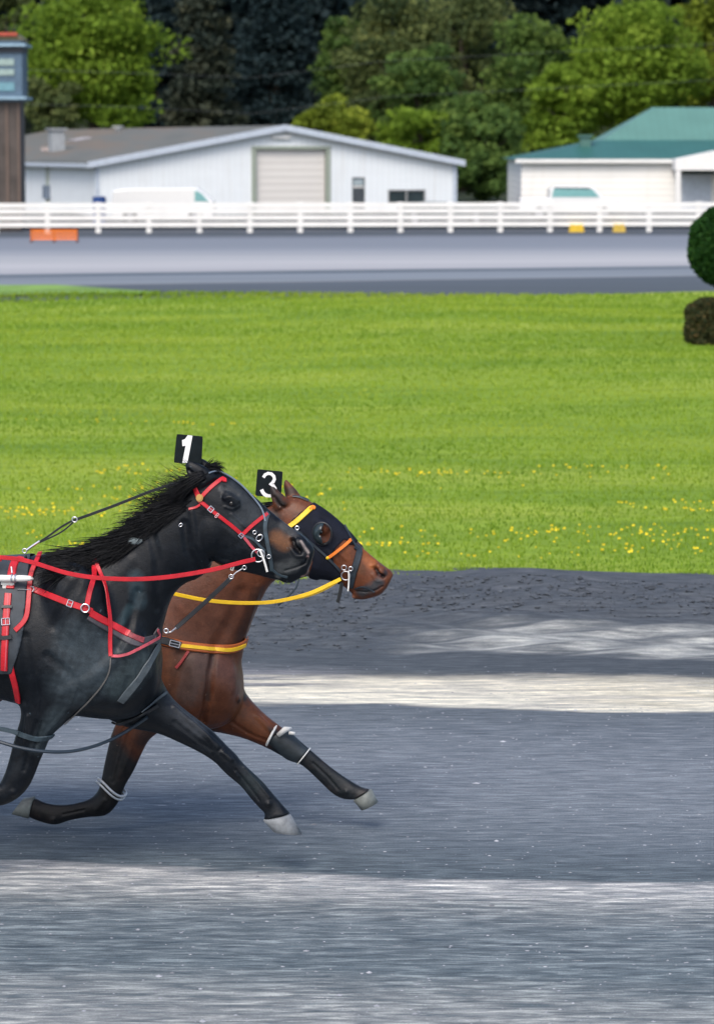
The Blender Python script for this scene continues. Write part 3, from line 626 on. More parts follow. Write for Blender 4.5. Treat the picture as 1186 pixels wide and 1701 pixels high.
def tree(label, px, ptop, pbot, pw, Y, pal, shape='oak', nclump=90, per=70, leaf=0.19, group='trees behind the buildings', name='tree', clump=1.0):
    leaf *= 0.85; per = int(per*1.3)
    s = F0/Y; x = at(px, 240, Y).x; z1 = at(px, ptop, Y).z; z0 = at(px, pbot, Y).z; rx = pw/s/2; gz = hill_z(x, Y); z0 = max(z0, gz+0.3)
    rz = (z1-z0)/2; cz = (z1+z0)/2; t = empty(name, (x, Y, gz), label, 'tree', group)
    P, tn = crown_points((x, Y, cz), rx*0.86, rx*0.86, rz*0.88, nclump, per, clump*min(rx, rz)*0.34, shape)
    quads_np('crown', leaf_quads(P, np.full(len(P), leaf)), PAL[pal], t, tint=tn)
    mb = MB(); top = Vector((x, Y, cz+rz*(0.8 if shape == 'cone' else 0.25))); r0 = 0.09+0.022*(z1-gz)
    mb.tube([(x, Y, gz-0.2), (x+0.1, Y, gz+(cz-gz)*0.5), (x-0.05, Y, cz), top], [r0*1.25, r0, r0*0.75, r0*0.25], 8)
    for k in range(6 if shape != 'cone' else 0):
        a = k*1.05+random.random(); e = Vector((x+math.cos(a)*rx*0.7, Y+math.sin(a)*rx*0.7, cz+rz*random.uniform(-0.1, 0.6)))
        s0 = Vector((x, Y, gz+(cz-gz)*random.uniform(0.6, 1.1))); mb.tube([s0, (s0+e)/2+Vector((0,0,0.3)), e], [r0*0.5, r0*0.3, r0*0.08], 6)
    mb.build('trunk', M_BARK, t, True)
    return t
T = tree
T('big bright green maple rising behind the left end of the shed roof', 155, -45, 235, 235, 214, 'bright', nclump=120, per=85, clump=1.0)
T('olive brown shrubby tree low beside the dark tower', 88, 120, 262, 95, 210, 'olive', nclump=50)
T('brownish half bare tree above the tower roof', 10, -60, 200, 95, 232, 'olive', nclump=50)
T('brown-green spruce left of centre behind the shed ridge', 335, -70, 300, 170, 232, 'spruce', 'cone', nclump=150, per=60, leaf=0.2, clump=0.8)
T('dark bushy conifer between the bright maple and the spruce', 268, -50, 300, 110, 240, 'dark', 'cone', nclump=110, clump=0.9)
T('near black conifer behind the peak of the shed roof', 455, -130, 300, 200, 246, 'dark', 'cone', nclump=150, clump=0.9)
T('slim dusky green tree left of the mixed broadleaf wood', 575, 20, 200, 95, 240, 'mid', nclump=60)
T('tall olive green tree with bare streaks, right of the dark conifers', 655, -30, 260, 190, 232, 'olive', nclump=100)
T('mid green broadleaf tree behind the right slope of the shed', 700, 60, 330, 150, 222, 'mid', nclump=90)
T('grey-green tree rising highest between the two buildings', 770, -60, 250, 170, 244, 'olive', nclump=90)
T('darker green tree between the grey-green tree and the bright one on the right', 880, 20, 330, 165, 230, 'mid', nclump=100)
T('small yellow-green tree just above the shed peak', 560, 165, 262, 125, 205, 'yellow', nclump=60, clump=1.1)
T('fresh green bush tree above the right shed eave', 800, 160, 350, 140, 206, 'mid', nclump=80)
T('short fresh green tree above the middle of the right shed slope', 700, 175, 300, 130, 207, 'bright', nclump=45)
T('dark green tree low in the gap between shed and barn', 800, 250, 370, 175, 204, 'mid', nclump=70)
T('large bright lime tree behind the barn roof', 1050, -20, 250, 215, 226, 'bright', nclump=120, per=80)
T('bright green tree left of the barn roof', 935, 90, 300, 130, 222, 'bright', nclump=70)
T('golden green tree at the right edge above the barn', 1185, -50, 220, 150, 238, 'yellow', nclump=80)
T('olive tree behind the lime tree', 1120, 60, 260, 120, 246, 'olive', nclump=60)
# the wood on the hill behind them, one dark mass
Ps, Ts = [], []
for i in range(170):
    Y = rng.uniform(250, 330); x = rng.uniform(-0.165, 0.165)*Y if i < 90 else (1 if i % 2 else -1)*rng.uniform(0.15, 0.36)*Y; g = hill_z(x, Y); h = rng.uniform(15, 24)
    P, tn = crown_points((x, Y, g+h*0.52), rng.uniform(2.6, 4.2), 3.2, h*0.52, 55, 42, 1.15, 'cone' if rng.random() < 0.7 else 'oak'); Ps.append(P); Ts.append(tn)
P = np.concatenate(Ps); tag(quads_np('forest', leaf_quads(P, np.full(len(P), 0.36)), PAL['dark'], tint=np.concatenate(Ts)), 'dark conifer wood filling the hillside behind the trees', 'forest', kind='stuff')

def topiary():
    Y = gp(1150, 578).y; x = at(1216, 400, Y).x; r = empty('topiary_shrub', (x, Y, lawn_z(x, Y)), 'clipped two tier topiary shrub standing on the lawn at the right edge', 'shrub')
    s = F0/Y; z = lambda py: at(1216, py, Y).z
    def blob(zc, rx, rz, n, pal, name, squ=2.0):
        d = rng.standard_normal((n, 3)); d /= np.linalg.norm(d, axis=1, keepdims=True)
        if squ > 2: d = d/np.power(np.sum(np.abs(d)**squ, 1, keepdims=True), 1/squ)
        k = (0.72+0.29*rng.random(n)**0.5)[:, None]
        lump = 1+0.02*np.sin(d[:, :1]*9+d[:, 2:]*7)+0.015*np.sin(d[:, 1:2]*17+d[:, 2:]*13)
        P = d*k*lump*[rx, rx, rz]+[x, Y, zc]; tn = np.clip(0.45+0.22*rng.standard_normal(n), 0, 1)
        quads_np(name, leaf_quads(P, np.full(n, 0.030), 0.1), PAL[pal], r, tint=tn)
        core = MB(); core.ball((x, Y, zc), (rx*0.74, rx*0.74, rz*0.74), 20, 14); core.build('inner_branches', plain('dark_core_green', (0.012,0.03,0.010), 0.9, var=0.4), r, True)  # solid dark green core inside the leaves
    PAL['topiary_low'] = leafmat('leaf_bronzed', (0.018,0.035,0.016), (0.05,0.055,0.022), (0.13,0.09,0.035), 0.2)
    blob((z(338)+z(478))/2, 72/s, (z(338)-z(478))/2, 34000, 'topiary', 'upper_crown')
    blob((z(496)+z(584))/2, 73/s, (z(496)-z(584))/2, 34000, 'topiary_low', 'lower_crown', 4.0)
    mb = MB(); mb.tube([(x, Y, lawn_z(x, Y)-0.05), (x+0.02, Y, z(490)), (x, Y, z(400))], [0.07, 0.055, 0.03], 10); mb.build('trunk', M_BARK, r, True)
topiary()
# overhead wires in front of the dark conifers
for i, (pts, lab) in enumerate((([(150, 118), (420, 128), (640, 100)], 'upper thin overhead wire against the dark conifers'), ([(200, 176), (420, 188), (640, 160)], 'lower thin overhead wire against the dark conifers'))):
    A = [at(px, py, 200) for px, py in ((-600, pts[0][1]-20), *pts, (1800, pts[2][1]-60))]
    mb = MB(); mb.tube(A, 0.008, 5); tag(mb.build('overhead_wire', plain('wire_grey', (0.05,0.07,0.08), 0.5)), lab, 'wire', 'overhead wires')

# ============================================================ horses
class Horse:
    def __init__(s, px, py, yaw_deg):
        a = math.radians(yaw_deg); s.P0 = gp(px, py); s.d = Vector((math.cos(a), -math.sin(a), 0)); s.N = Vector((math.sin(a), math.cos(a), 0)); s.strokes = []
    def pl(s, px, py, v=0.0):
        r = ray(px, py); t = (v-(CAMP-s.P0).dot(s.N))/r.dot(s.N); return CAMP+r*t
    def v(s, p): return (p-s.P0).dot(s.N)
    def mir(s, p, v0=0.0): return p-s.N*(2*(s.v(p)-v0))
    def mirn(s, n): return n-s.N*(2*n.dot(s.N))
    # lofts: sections (ax,ay, bx,by, halfwidth, v, pear)
    def loft(s, mb, secs, sub=3, seg=22, mirror=False, grow=1.0, add=0.0):
        S = [tuple(list(q)+[0]*(7-len(q))) for q in secs]; R = []
        n = len(S)
        for i in range(n-1):
            p0, p1, p2, p3 = S[max(i-1, 0)], S[i], S[i+1], S[min(i+2, n-1)]
            for k in range(sub):
                t = k/sub; R.append([0.5*((2*b)+(-a+c)*t+(2*a-5*b+4*c-d)*t*t+(-a+3*b-3*c+d)*t**3) for a, b, c, d in zip(p0, p1, p2, p3)])
        R.append(list(S[-1]))
        V = []
        for ax, ay, bx, by, w, v, pe in R:
            A, B = s.pl(ax, ay, v), s.pl(bx, by, v); c = (A+B)/2; h = (A-B)/2*grow; L = h.length
            if add: h = h*((L+add)/L); w += add
            for k in range(seg):
                t = 2*math.pi*k/seg; ct, st = math.cos(t), math.sin(t)
                V.append(c + h*ct + s.N*(w*grow*st*(1-pe*ct)))
        m = len(R); F = [(i*seg+k, i*seg+(k+1) % seg, (i+1)*seg+(k+1) % seg, (i+1)*seg+k) for i in range(m-1) for k in range(seg)]
        F += [tuple(range(seg))[::-1], tuple(range((m-1)*seg, m*seg))]
        if mirror:
            V = [s.mir(p) for p in V]; F = [f[::-1] for f in F]
        mb.add(V, F)
    def ell(s, mb, px, py, v, r, nu=18, nv=12, rot=0.0):
        """ellipsoid: radii along forward, depth, up, tilted by rot in the plane"""
        c = s.pl(px, py, v); b0 = len(mb.V); cr, sr = math.cos(rot), math.sin(rot)
        t = MB(); t.ball((0,0,0), (1,1,1), nu, nv); P = []
        for q in t.V:
            x, y, z = q[0]*r[0], q[1]*r[1], q[2]*r[2]; P.append(c+s.d*(x*cr-z*sr)+s.N*y+Vector((0,0,1))*(x*sr+z*cr))
        mb.add(P, t.F)
    def remesh(s, name, mb, voxel, smooth, mat, parent):
        me = bpy.data.meshes.new('tmp'); me.from_pydata(mb.V, [], mb.F); o = bpy.data.objects.new('tmp', me); COL.objects.link(o)
        bm = bmesh.new(); bm.from_mesh(me); bmesh.ops.recalc_face_normals(bm, faces=bm.faces); bm.to_mesh(me); bm.free()
        m = o.modifiers.new('r', 'REMESH'); m.mode = 'VOXEL'; m.voxel_size = voxel; m.use_smooth_shade = True
        m2 = o.modifiers.new('s', 'SMOOTH'); m2.factor = 0.5; m2.iterations = smooth
        dg = bpy.context.evaluated_depsgraph_get(); new = bpy.data.meshes.new_from_object(o.evaluated_get(dg)); bpy.data.objects.remove(o)
        n = len(new.vertices); co = np.empty(n*3, np.float32); new.vertices.foreach_get('co', co); co = co.reshape(-1, 3).astype(float); new.calc_loop_triangles()
        tr = np.empty(len(new.loop_triangles)*3, np.int32); new.loop_triangles.foreach_get('vertices', tr); tr = tr.reshape(-1, 3); co -= co.mean(0)
        vol = np.einsum('ij,ij->i', co[tr[:, 0]], np.cross(co[tr[:, 1]], co[tr[:, 2]])).sum()
        if vol < 0: new.flip_normals()
        new.name = name; s.me = new; return new
    def relax(s, iters, weight):
        """Laplacian smoothing, weighted per vertex"""
        V, _ = s.arr(); n = len(V); E = np.empty(len(s.me.edges)*2, np.int32); s.me.edges.foreach_get('vertices', E); E = E.reshape(-1, 2); a = np.concatenate([E[:, 0], E[:, 1]]); b = np.concatenate([E[:, 1], E[:, 0]])
        w = weight(V)[:, None]*0.6; deg = np.bincount(a, minlength=n)[:, None].astype(float)
        for _ in range(iters): V += w*(np.stack([np.bincount(a, weights=V[b, k], minlength=n) for k in range(3)], 1)/deg-V)
        s.me.vertices.foreach_set('co', V.reshape(-1).astype(np.float32)); s.me.update()
    def body_mask(s, hx, hy):
        pu = s.pl(hx, hy); u0 = (pu-s.P0).dot(s.d); z0 = pu.z
        def f(V):
            z = V[:, 2]; u = (V-np.array(s.P0))@np.array(s.d); leg = np.clip((z-0.62)/0.16, 0, 1); head = np.clip((u-u0)/0.06, 0, 1)*np.clip((z-z0)/0.06, 0, 1); return np.clip(leg*(1-head), 0.03, 1)
        return f
    def arr(s):
        n = len(s.me.vertices); V = np.empty(n*3, np.float32); s.me.vertices.foreach_get('co', V); Nn = np.empty(n*3, np.float32); s.me.vertices.foreach_get('normal', Nn)
        return V.reshape(-1, 3).astype(np.float64), Nn.reshape(-1, 3).astype(np.float64)
    def bvh(s):
        V = [v.co.copy() for v in s.me.vertices]; F = [tuple(p.vertices) for p in s.me.polygons]; s.tree = BVHTree.FromPolygons(V, F)
    def hit(s, px, py, fallback_v=-0.1):
        r = ray(px, py); h = s.tree.ray_cast(CAMP, r)
        if h[0] is None:
            p = s.pl(px, py, fallback_v); h = s.tree.find_nearest(p)
        return h[0], h[1]
    def sculpt(s, strokes):
        """strokes: (pixels, radius m, depth m [, mirror]) pushes the skin in or out along soft lines"""
        s.bvh(); V, Nn = s.arr(); D = np.zeros(len(V)); Nv = np.array(s.N); P0 = np.array(s.P0)
        for st in strokes:
            pts, r, dep = st[:3]; mirr = st[3] if len(st) > 3 else True
            H = [s.hit(*p)[0] for p in pts]; Q = []
            for a, b in zip(H, H[1:]):
                k = max(2, int((b-a).length/(r*0.35)))
                for i in range(k): Q.append(a.lerp(b, i/k))
            Q.append(H[-1])
            sets = [Q]+([[s.mir(q) for q in Q]] if mirr else [])
            for S_ in sets:
                S_ = np.array([tuple(q) for q in S_]); lo, hi = S_.min(0)-r, S_.max(0)+r
                idx = np.where(np.all((V > lo) & (V < hi), 1))[0]
                if not len(idx): continue
                d = np.sqrt(((V[idx][:, None, :]-S_[None])**2).sum(-1)).min(1); f = np.clip(1-(d/r)**2, 0, 1)**2; D[idx] += dep*f
        V += Nn*D[:, None]; s.me.vertices.foreach_set('co', V.reshape(-1).astype(np.float32)); s.me.update(); s.bvh()
    def paint(s, base, dabs):
        """dabs: (pixels, radius, colour, strength) natural coat and skin colours, plus some painted sheen and crease shade"""
        V, Nn = s.arr(); C = np.tile(np.array(base, float), (len(V), 1))
        for d_ in dabs:
            if callable(d_): C = d_(V, C); continue
            pts, r, col, k = d_[:4]; H = [s.hit(*p)[0] for p in pts]; Q = []
            for a, b in zip(H, H[1:]):
                m = max(2, int((b-a).length/(r*0.35)))
                for i in range(m): Q.append(a.lerp(b, i/m))
            Q.append(H[-1])
            for S_ in ([Q] if len(d_) > 4 and not d_[4] else [Q, [s.mir(q) for q in Q]]):
                S_ = np.array([tuple(q) for q in S_]); lo, hi = S_.min(0)-r, S_.max(0)+r
                idx = np.where(np.all((V > lo) & (V < hi), 1))[0]
                if not len(idx): continue
                d = np.sqrt(((V[idx][:, None, :]-S_[None])**2).sum(-1)).min(1)
                nz = 0.25*np.sin(V[idx, 0]*90+V[idx, 2]*70)*np.sin(V[idx, 2]*110-V[idx, 0]*60)
                f = np.clip((1-(d/r))*1.6*(1+nz), 0, 1)[:, None]*k
                C[idx] = C[idx]*(1-f)+np.array(col)*f
        a = s.me.color_attributes.new('coat', 'FLOAT_COLOR', 'POINT'); a.data.foreach_set('color', np.concatenate([C, np.ones((len(C), 1))], 1).reshape(-1).astype(np.float32))
    # straps lying on the hide
    def resamp(s, pts, step):
        """Catmull-Rom through tuples"""
        n = len(pts); out = []
        for i in range(n-1):
            p0, p1, p2, p3 = pts[max(i-1, 0)], pts[i], pts[i+1], pts[min(i+2, n-1)]
            k = max(1, int(math.dist(p1[:2], p2[:2])/step))
            for j in range(k):
                t = j/k; out.append(tuple(0.5*((2*b)+(-a+c)*t+(2*a-5*b+4*c-d)*t*t+(-a+3*b-3*c+d)*t**3) for a, b, c, d in zip(p0, p1, p2, p3)))
        out.append(tuple(pts[-1])); return out
    def band(s, mb, P, Nr, w, th, lift):
        n = len(P)
        for it in range(2):
            P = [P[0]]+[(P[i-1]+P[i]*2+P[i+1])/4 for i in range(1, n-1)]+[P[-1]]
            Nr = [Nr[0]]+[((Nr[i-1]+Nr[i]*2+Nr[i+1])/4).normalized() for i in range(1, n-1)]+[Nr[-1]]
        V = []
        for i in range(n):
            t = (P[min(i+1, n-1)]-P[max(i-1, 0)]).normalized(); sd_ = t.cross(Nr[i]).normalized(); nn = sd_.cross(t).normalized()
            if nn.dot(Nr[i]) < 0: nn = -nn
            c = P[i]+nn*lift
            for a, b in ((-1, 0), (-0.82, 1), (0.82, 1), (1, 0), (0.6, -0.6), (-0.6, -0.6)): V.append(c+sd_*(w/2*a)+nn*(th*b))
        m = 6; F = [(i*m+k, i*m+(k+1) % m, (i+1)*m+(k+1) % m, (i+1)*m+k) for i in range(n-1) for k in range(m)]+[tuple(range(m))[::-1], tuple(range((n-1)*m, n*m))]
        mb.add(V, F)
    def strap(s, mb, pts, w, th=0.0035, lift=0.004, mirror=False, fb=-0.1, step=4):
        H = [s.hit(p[0], p[1], fb) for p in s.resamp(pts, step)]
        s.band(mb, [h[0] for h in H], [h[1] for h in H], w, th, lift)
        if mirror:
            G = []
            for h in H:
                q = s.tree.find_nearest(s.mir(h[0])); G.append((q[0], q[1]))
            s.band(mb, [h[0] for h in G], [h[1] for h in G], w, th, lift)
    def S(s, name, pts, w, mat, parent, th=0.0035, lift=0.004, mirror=False, fb=-0.1):
        """one strap = one object (and its twin on the other flank)"""
        H = [s.hit(p[0], p[1], fb) for p in s.resamp(pts, 4)]; mb = MB(); s.band(mb, [h[0] for h in H], [h[1] for h in H], w, th, lift); o = mb.build(name, mat, parent)
        if mirror:
            G = [s.tree.find_nearest(s.mir(h[0])) for h in H]; mb = MB(); s.band(mb, [g[0] for g in G], [g[1] for g in G], w, th, lift); mb.build(name, mat, parent)
        return o
    def R(s, name, px, py, R_, r, parent, squash=1.0, lift=0.008, mat=None): mb = MB(); s.ring(mb, px, py, R_, r, squash, lift); return mb.build(name, mat or M_SIL, parent)
    def B(s, name, px, py, ang, w, h_, parent, lift=0.010, mat=None): mb = MB(); s.buckle(mb, px, py, ang, w, h_, lift); return mb.build(name, mat or M_SIL, parent)
    def line(s, pts, clear=0.012, step=5):
        """points (px,py,v) in the air, kept just clear of the hide"""
        out = []
        for q in s.resamp(pts, step):
            p = s.pl(*q); r = ray(q[0], q[1]); h = s.tree.ray_cast(CAMP, r)
            if h[0] is not None and (h[0]-CAMP).length-clear < (p-CAMP).length: p = CAMP+r*((h[0]-CAMP).length-clear)
            out.append(p)
        for _ in range(3): out = [out[0]]+[(out[i-1]+out[i]*2+out[i+1])/4 for i in range(1, len(out)-1)]+[out[-1]]
        return out
    def rein(s, mb, pts, w, th=0.003, clear=0.014):
        P = s.line(pts, clear); nn = -s.N; s.band(mb, P, [nn]*len(P), w, th, 0)
    def ring(s, mb, px, py, R, r, squash=1.0, lift=0.008):
        p, n = s.hit(px, py); n = (n*0.5-s.N*0.8).normalized(); mb.torus(p+n*lift, n, R, r, 22, 8, squash)
    def buckle(s, mb, px, py, ang, w, h, lift=0.010):
        p, n = s.hit(px, py); a = (s.d*math.cos(ang)-Vector((0,0,1))*math.sin(ang)); a = (a-n*a.dot(n)).normalized(); b = n.cross(a); p = p+n*lift; q = [p+a*w/2+b*h/2, p-a*w/2+b*h/2, p-a*w/2-b*h/2, p+a*w/2-b*h/2]
        for i in range(4): mb.tube([q[i], q[(i+1) % 4]], 0.0022, 6)
        mb.tube([p-a*w/2, p+a*w/2], 0.0016, 6)

def coat_mat(name, rough, sheen, dust_col, dust, hair=0.35, spec=0.3):
    m, nt, b = newmat(name); a = nt.nodes.new('ShaderNodeAttribute'); a.attribute_name = 'coat'; a.attribute_type = 'GEOMETRY'
    v = mapping(nt, (1, 1, 1)); big = noise(nt, v, 3.2, 5, 0.6); fine = noise(nt, mapping(nt, (60, 60, 160)), 2.0, 4, 0.7); mid_ = noise(nt, v, 18, 5, 0.65)
    c = mix(nt, 1.0, a.outputs['Color'], ramp(nt, mid_, [(0.3, (0.72,)*3), (0.5, (1,)*3), (0.72, (1.35,)*3)]), 'MULTIPLY')
    c = mix(nt, 0.5, c, ramp(nt, fine, [(0.3, (0.6,)*3), (0.5, (1,)*3), (0.75, (1.6,)*3)]), 'MULTIPLY')
    sp_ = mth(nt, 'MULTIPLY', mrange(nt, big, 0.48, 0.70), mrange(nt, mid_, 0.42, 0.68)); c = mix(nt, mth(nt, 'MULTIPLY', sp_, dust), c, dust_col)
    fleck = mth(nt, 'MULTIPLY', mrange(nt, noise(nt, v, 38, 2, 0.5), 0.735, 0.80), 0.7); c = mix(nt, fleck, c, tuple(q*1.6 for q in dust_col))
    nt.links.new(c, b.inputs['Base Color']); nt.links.new(mrange(nt, mid_, 0.3, 0.7, rough-0.10, rough+0.14), b.inputs['Roughness'])
    b.inputs['Specular IOR Level'].default_value = spec; b.inputs['Sheen Weight'].default_value = sheen; b.inputs['Sheen Roughness'].default_value = 0.4; b.inputs['Sheen Tint'].default_value = (0.7, 0.8, 1.0, 1)
    bump(nt, b, mth(nt, 'ADD', mth(nt, 'MULTIPLY', fine, 0.5), mth(nt, 'ADD', mid_, noise(nt, mapping(nt, (1,1,1)), 75, 4, 0.7))), hair*1.1, 0.004)
    return m
M_HAIR = plain('black_hair', (0.003, 0.0035, 0.005), 0.62, spec=0.2, var=0.5, scale=30)
M_RED = plain('red_nylon', (0.48, 0.010, 0.020), 0.42, var=0.16, scale=25, bmp=0.25)
M_PINK = plain('faded_red_nylon', (0.50, 0.075, 0.10), 0.5, var=0.25, scale=25)
M_YEL = plain('yellow_webbing', (0.86, 0.53, 0.015), 0.42, var=0.1, scale=25, bmp=0.2)
M_ORG = plain('orange_webbing', (0.80, 0.20, 0.02), 0.45, var=0.15, scale=25)
M_BLK = plain('black_leather', (0.012, 0.014, 0.018), 0.4, var=0.4, scale=20, bmp=0.2)
M_GRY = plain('grey_worn_strap', (0.060, 0.076, 0.088), 0.55, var=0.3, scale=20)
M_SIL = plain('steel', (0.62, 0.62, 0.64), 0.28, 0.9, var=0.15)
M_PLT = plain('white_plastic', (0.72, 0.71, 0.68), 0.4)
M_EYE = plain('eye_dark', (0.010, 0.008, 0.007), 0.05, coat=1.0)
M_HOOF = plain('grey_hoof', (0.17, 0.185, 0.20), 0.55, var=0.35, scale=22, bmp=0.3)

def hair(name, roots, parent, mat, seed=1):
    """roots: list of (point, direction, length, droop, r). Thin tapering locks"""
    mb = MB(); rr = random.Random(seed)
    for p, dr, L, droop, r in roots:
        pts = []; q = Vector(p); d = Vector(dr).normalized(); w = Vector((rr.gauss(0,1), rr.gauss(0,1), rr.gauss(0,1)))*0.06
        for k in range(7):
            pts.append(q.copy()); q = q+d*(L/6); d = (d+w*0.5+Vector((0, 0, -droop))*(1/6)).normalized(); w = w*0.6+Vector((rr.gauss(0,1), rr.gauss(0,1), rr.gauss(0,1)))*0.06
        mb.tube(pts, [r, r*1.1, r, r*0.85, r*0.62, r*0.38, r*0.08], 4)
    return mb.build(name, mat, parent, True)

def hoof(h, parent, top, bot, w, v, mat=M_HOOF):
    """top: coronet two pixels (back, front); bot: ground surface two pixels"""
    mb = MB(); (ax, ay), (bx, by) = top; (cx, cy), (dx, dy) = bot; seg = 22
    rings = []
    for t, g in ((0.0, 0.94), (0.06, 1.04), (0.5, 1.03), (1.0, 1.10)):
        A = h.pl(ax+(cx-ax)*t, ay+(cy-ay)*t, v); B = h.pl(bx+(dx-bx)*t, by+(dy-by)*t, v); c = (A+B)/2; e = (B-A)/2; rings.append([c+e*math.cos(2*math.pi*k/seg)*(g if t < 0.3 else 1)+h.N*(w*g*math.sin(2*math.pi*k/seg)) for k in range(seg)])
    V = [p for r in rings for p in r]; m = len(rings)
    F = [(i*seg+k, i*seg+(k+1) % seg, (i+1)*seg+(k+1) % seg, (i+1)*seg+k) for i in range(m-1) for k in range(seg)]+[tuple(range(seg))[::-1]]
    last = rings[-1]; c = sum(last, Vector())/seg; up = (sum(rings[0], Vector())/seg-c).normalized()
    inner = [c+(p-c)*0.72 for p in last]; inner2 = [c+(p-c)*0.62+up*0.012 for p in last]; b0 = len(V); V += inner+inner2+[c+up*0.014]
    F += [((m-1)*seg+k, (m-1)*seg+(k+1) % seg, b0+(k+1) % seg, b0+k) for k in range(seg)]+[(b0+k, b0+(k+1) % seg, b0+seg+(k+1) % seg, b0+seg+k) for k in range(seg)]+[(b0+seg+k, b0+seg+(k+1) % seg, b0+2*seg) for k in range(seg)]
    mb.add(V, F); return mb.build('hoof', mat, parent, True)

def plate(h, parent, quad, v, digit_polys):
    """soft black head number: a slightly curved padded square with its digit"""
    A, B, C_, D = [h.pl(x, y, v) for x, y in quad]; n = (B-A).cross(D-A).normalized()
    if n.dot(h.N) > 0: n = -n
    mb = MB(); k = 8; F = []
    def P(u, w, off): 
        p = A.lerp(B, u).lerp(D.lerp(C_, u), w); return p+n*(off-0.010*(2*u-1)**2)
    def corner(u, w):
        # gently rounded corners
        du, dw = abs(2*u-1), abs(2*w-1)
        if du > 0.85 and dw > 0.85: u = 0.5+(u-0.5)*0.975; w = 0.5+(w-0.5)*0.975
        return u, w
    for off in (0, -0.009):
        for j in range(k+1):
            for i in range(k+1): u, w = corner(i/k, j/k); mb.V.append(P(u, w, off))
    m = (k+1)**2
    for j in range(k):
        for i in range(k):
            a = j*(k+1)+i; mb.F.append((a, a+1, a+k+2, a+k+1)); mb.F.append((m+a, m+a+k+1, m+a+k+2, m+a+1))
    edge = [i for i in range(k+1)]+[j*(k+1)+k for j in range(1, k+1)]+[k*(k+1)+i for i in range(k-1, -1, -1)]+[j*(k+1) for j in range(k-1, 0, -1)]
    for a, b in zip(edge, edge[1:]+edge[:1]): mb.F.append((a, b, m+b, m+a))
    o = mb.build('head_number', M_BLK if False else plain('black_vinyl', (0.004,0.008,0.010), 0.7, var=0.3, scale=30, spec=0.2), parent)
    db = MB()
    for poly in digit_polys:
        pts = []
        for x, y in poly:
            r = ray(x, y); t = (A-CAMP).dot(n)/r.dot(n); p = CAMP+r*t; u = max(0, min(1, (p-A).dot((B-A).normalized())/(B-A).length)); pts.append(p+n*(0.002-0.010*(2*u-1)**2))
        db.prism(pts, n*0.0015)
    db.build('digit', plain('white_print', (0.80,0.80,0.80), 0.5, var=0.03), o)
    return o
def thick(pts, w):
    """polyline in pixels -> small overlapping quads in pixels (one outline)"""
    L, R = [], []
    for i, (x, y) in enumerate(pts):
        x0, y0 = pts[max(i-1, 0)]; x1, y1 = pts[min(i+1, len(pts)-1)]; dx, dy = x1-x0, y1-y0; l = math.hypot(dx, dy); L.append((x-dy/l*w/2, y+dx/l*w/2)); R.append((x+dy/l*w/2, y-dx/l*w/2))
    return [[L[i], L[i+1], R[i+1], R[i]] for i in range(len(pts)-1)]

def shell(h, poly, off, name, mat, parent, mirror=True, hole=None):
    """cloth lying on the hide inside a pixel outline: the hide's own faces lifted by off"""
    me = h.me; V, Nn = h.arr()
    def to_px(V):
        c, s = math.cos(PITCH), math.sin(PITCH); X = V-np.array(CAMP); f = X[:, 1]*c-X[:, 2]*s; u = X[:, 1]*s+X[:, 2]*c
        return W0/2+F0*X[:, 0]/f, H0/2-F0*u/f
    def inside(px, py, poly):
        r = np.zeros(len(px), bool); n = len(poly)
        for i in range(n):
            x0, y0 = poly[i]; x1, y1 = poly[(i+1) % n]; c = ((y0 > py) != (y1 > py)) & (px < (x1-x0)*(py-y0)/(y1-y0+1e-9)+x0); r ^= c
        return r
    side = (V-np.array(h.P0))@np.array(h.N); Vm = V-np.outer(2*side, np.array(h.N)); px, py = to_px(np.where((side > 0)[:, None], Vm, V))
    sel = inside(px, py, poly)
    if hole: sel &= ~(((px-hole[0])**2+(py-hole[1])**2) < hole[2]**2)
    if not mirror: sel &= side < 0.0
    F = [tuple(p.vertices) for p in me.polygons if all(sel[i] for i in p.vertices)]
    ids = sorted({i for f in F for i in f}); mp = {v: i for i, v in enumerate(ids)}; V2 = V[ids]+Nn[ids]*off
    o = mk(name, V2, [tuple(mp[i] for i in f) for f in F], mat, parent, True)
    bm = bmesh.new(); bm.from_mesh(o.data)
    for _ in range(6):
        bv = [v for v in bm.verts if v.is_boundary]; tgt = {}
        for v in bv:
            nb = [e.other_vert(v).co for e in v.link_edges if e.is_boundary]
            if len(nb) == 2: tgt[v] = (nb[0]+nb[1])/4+v.co/2
        for v, c in tgt.items(): v.co = c
    bm.to_mesh(o.data); bm.free()
    sm = o.modifiers.new('thick', 'SOLIDIFY'); sm.thickness = min(0.004, off*0.8); sm.offset = -1
    return o

VOX = 0.006
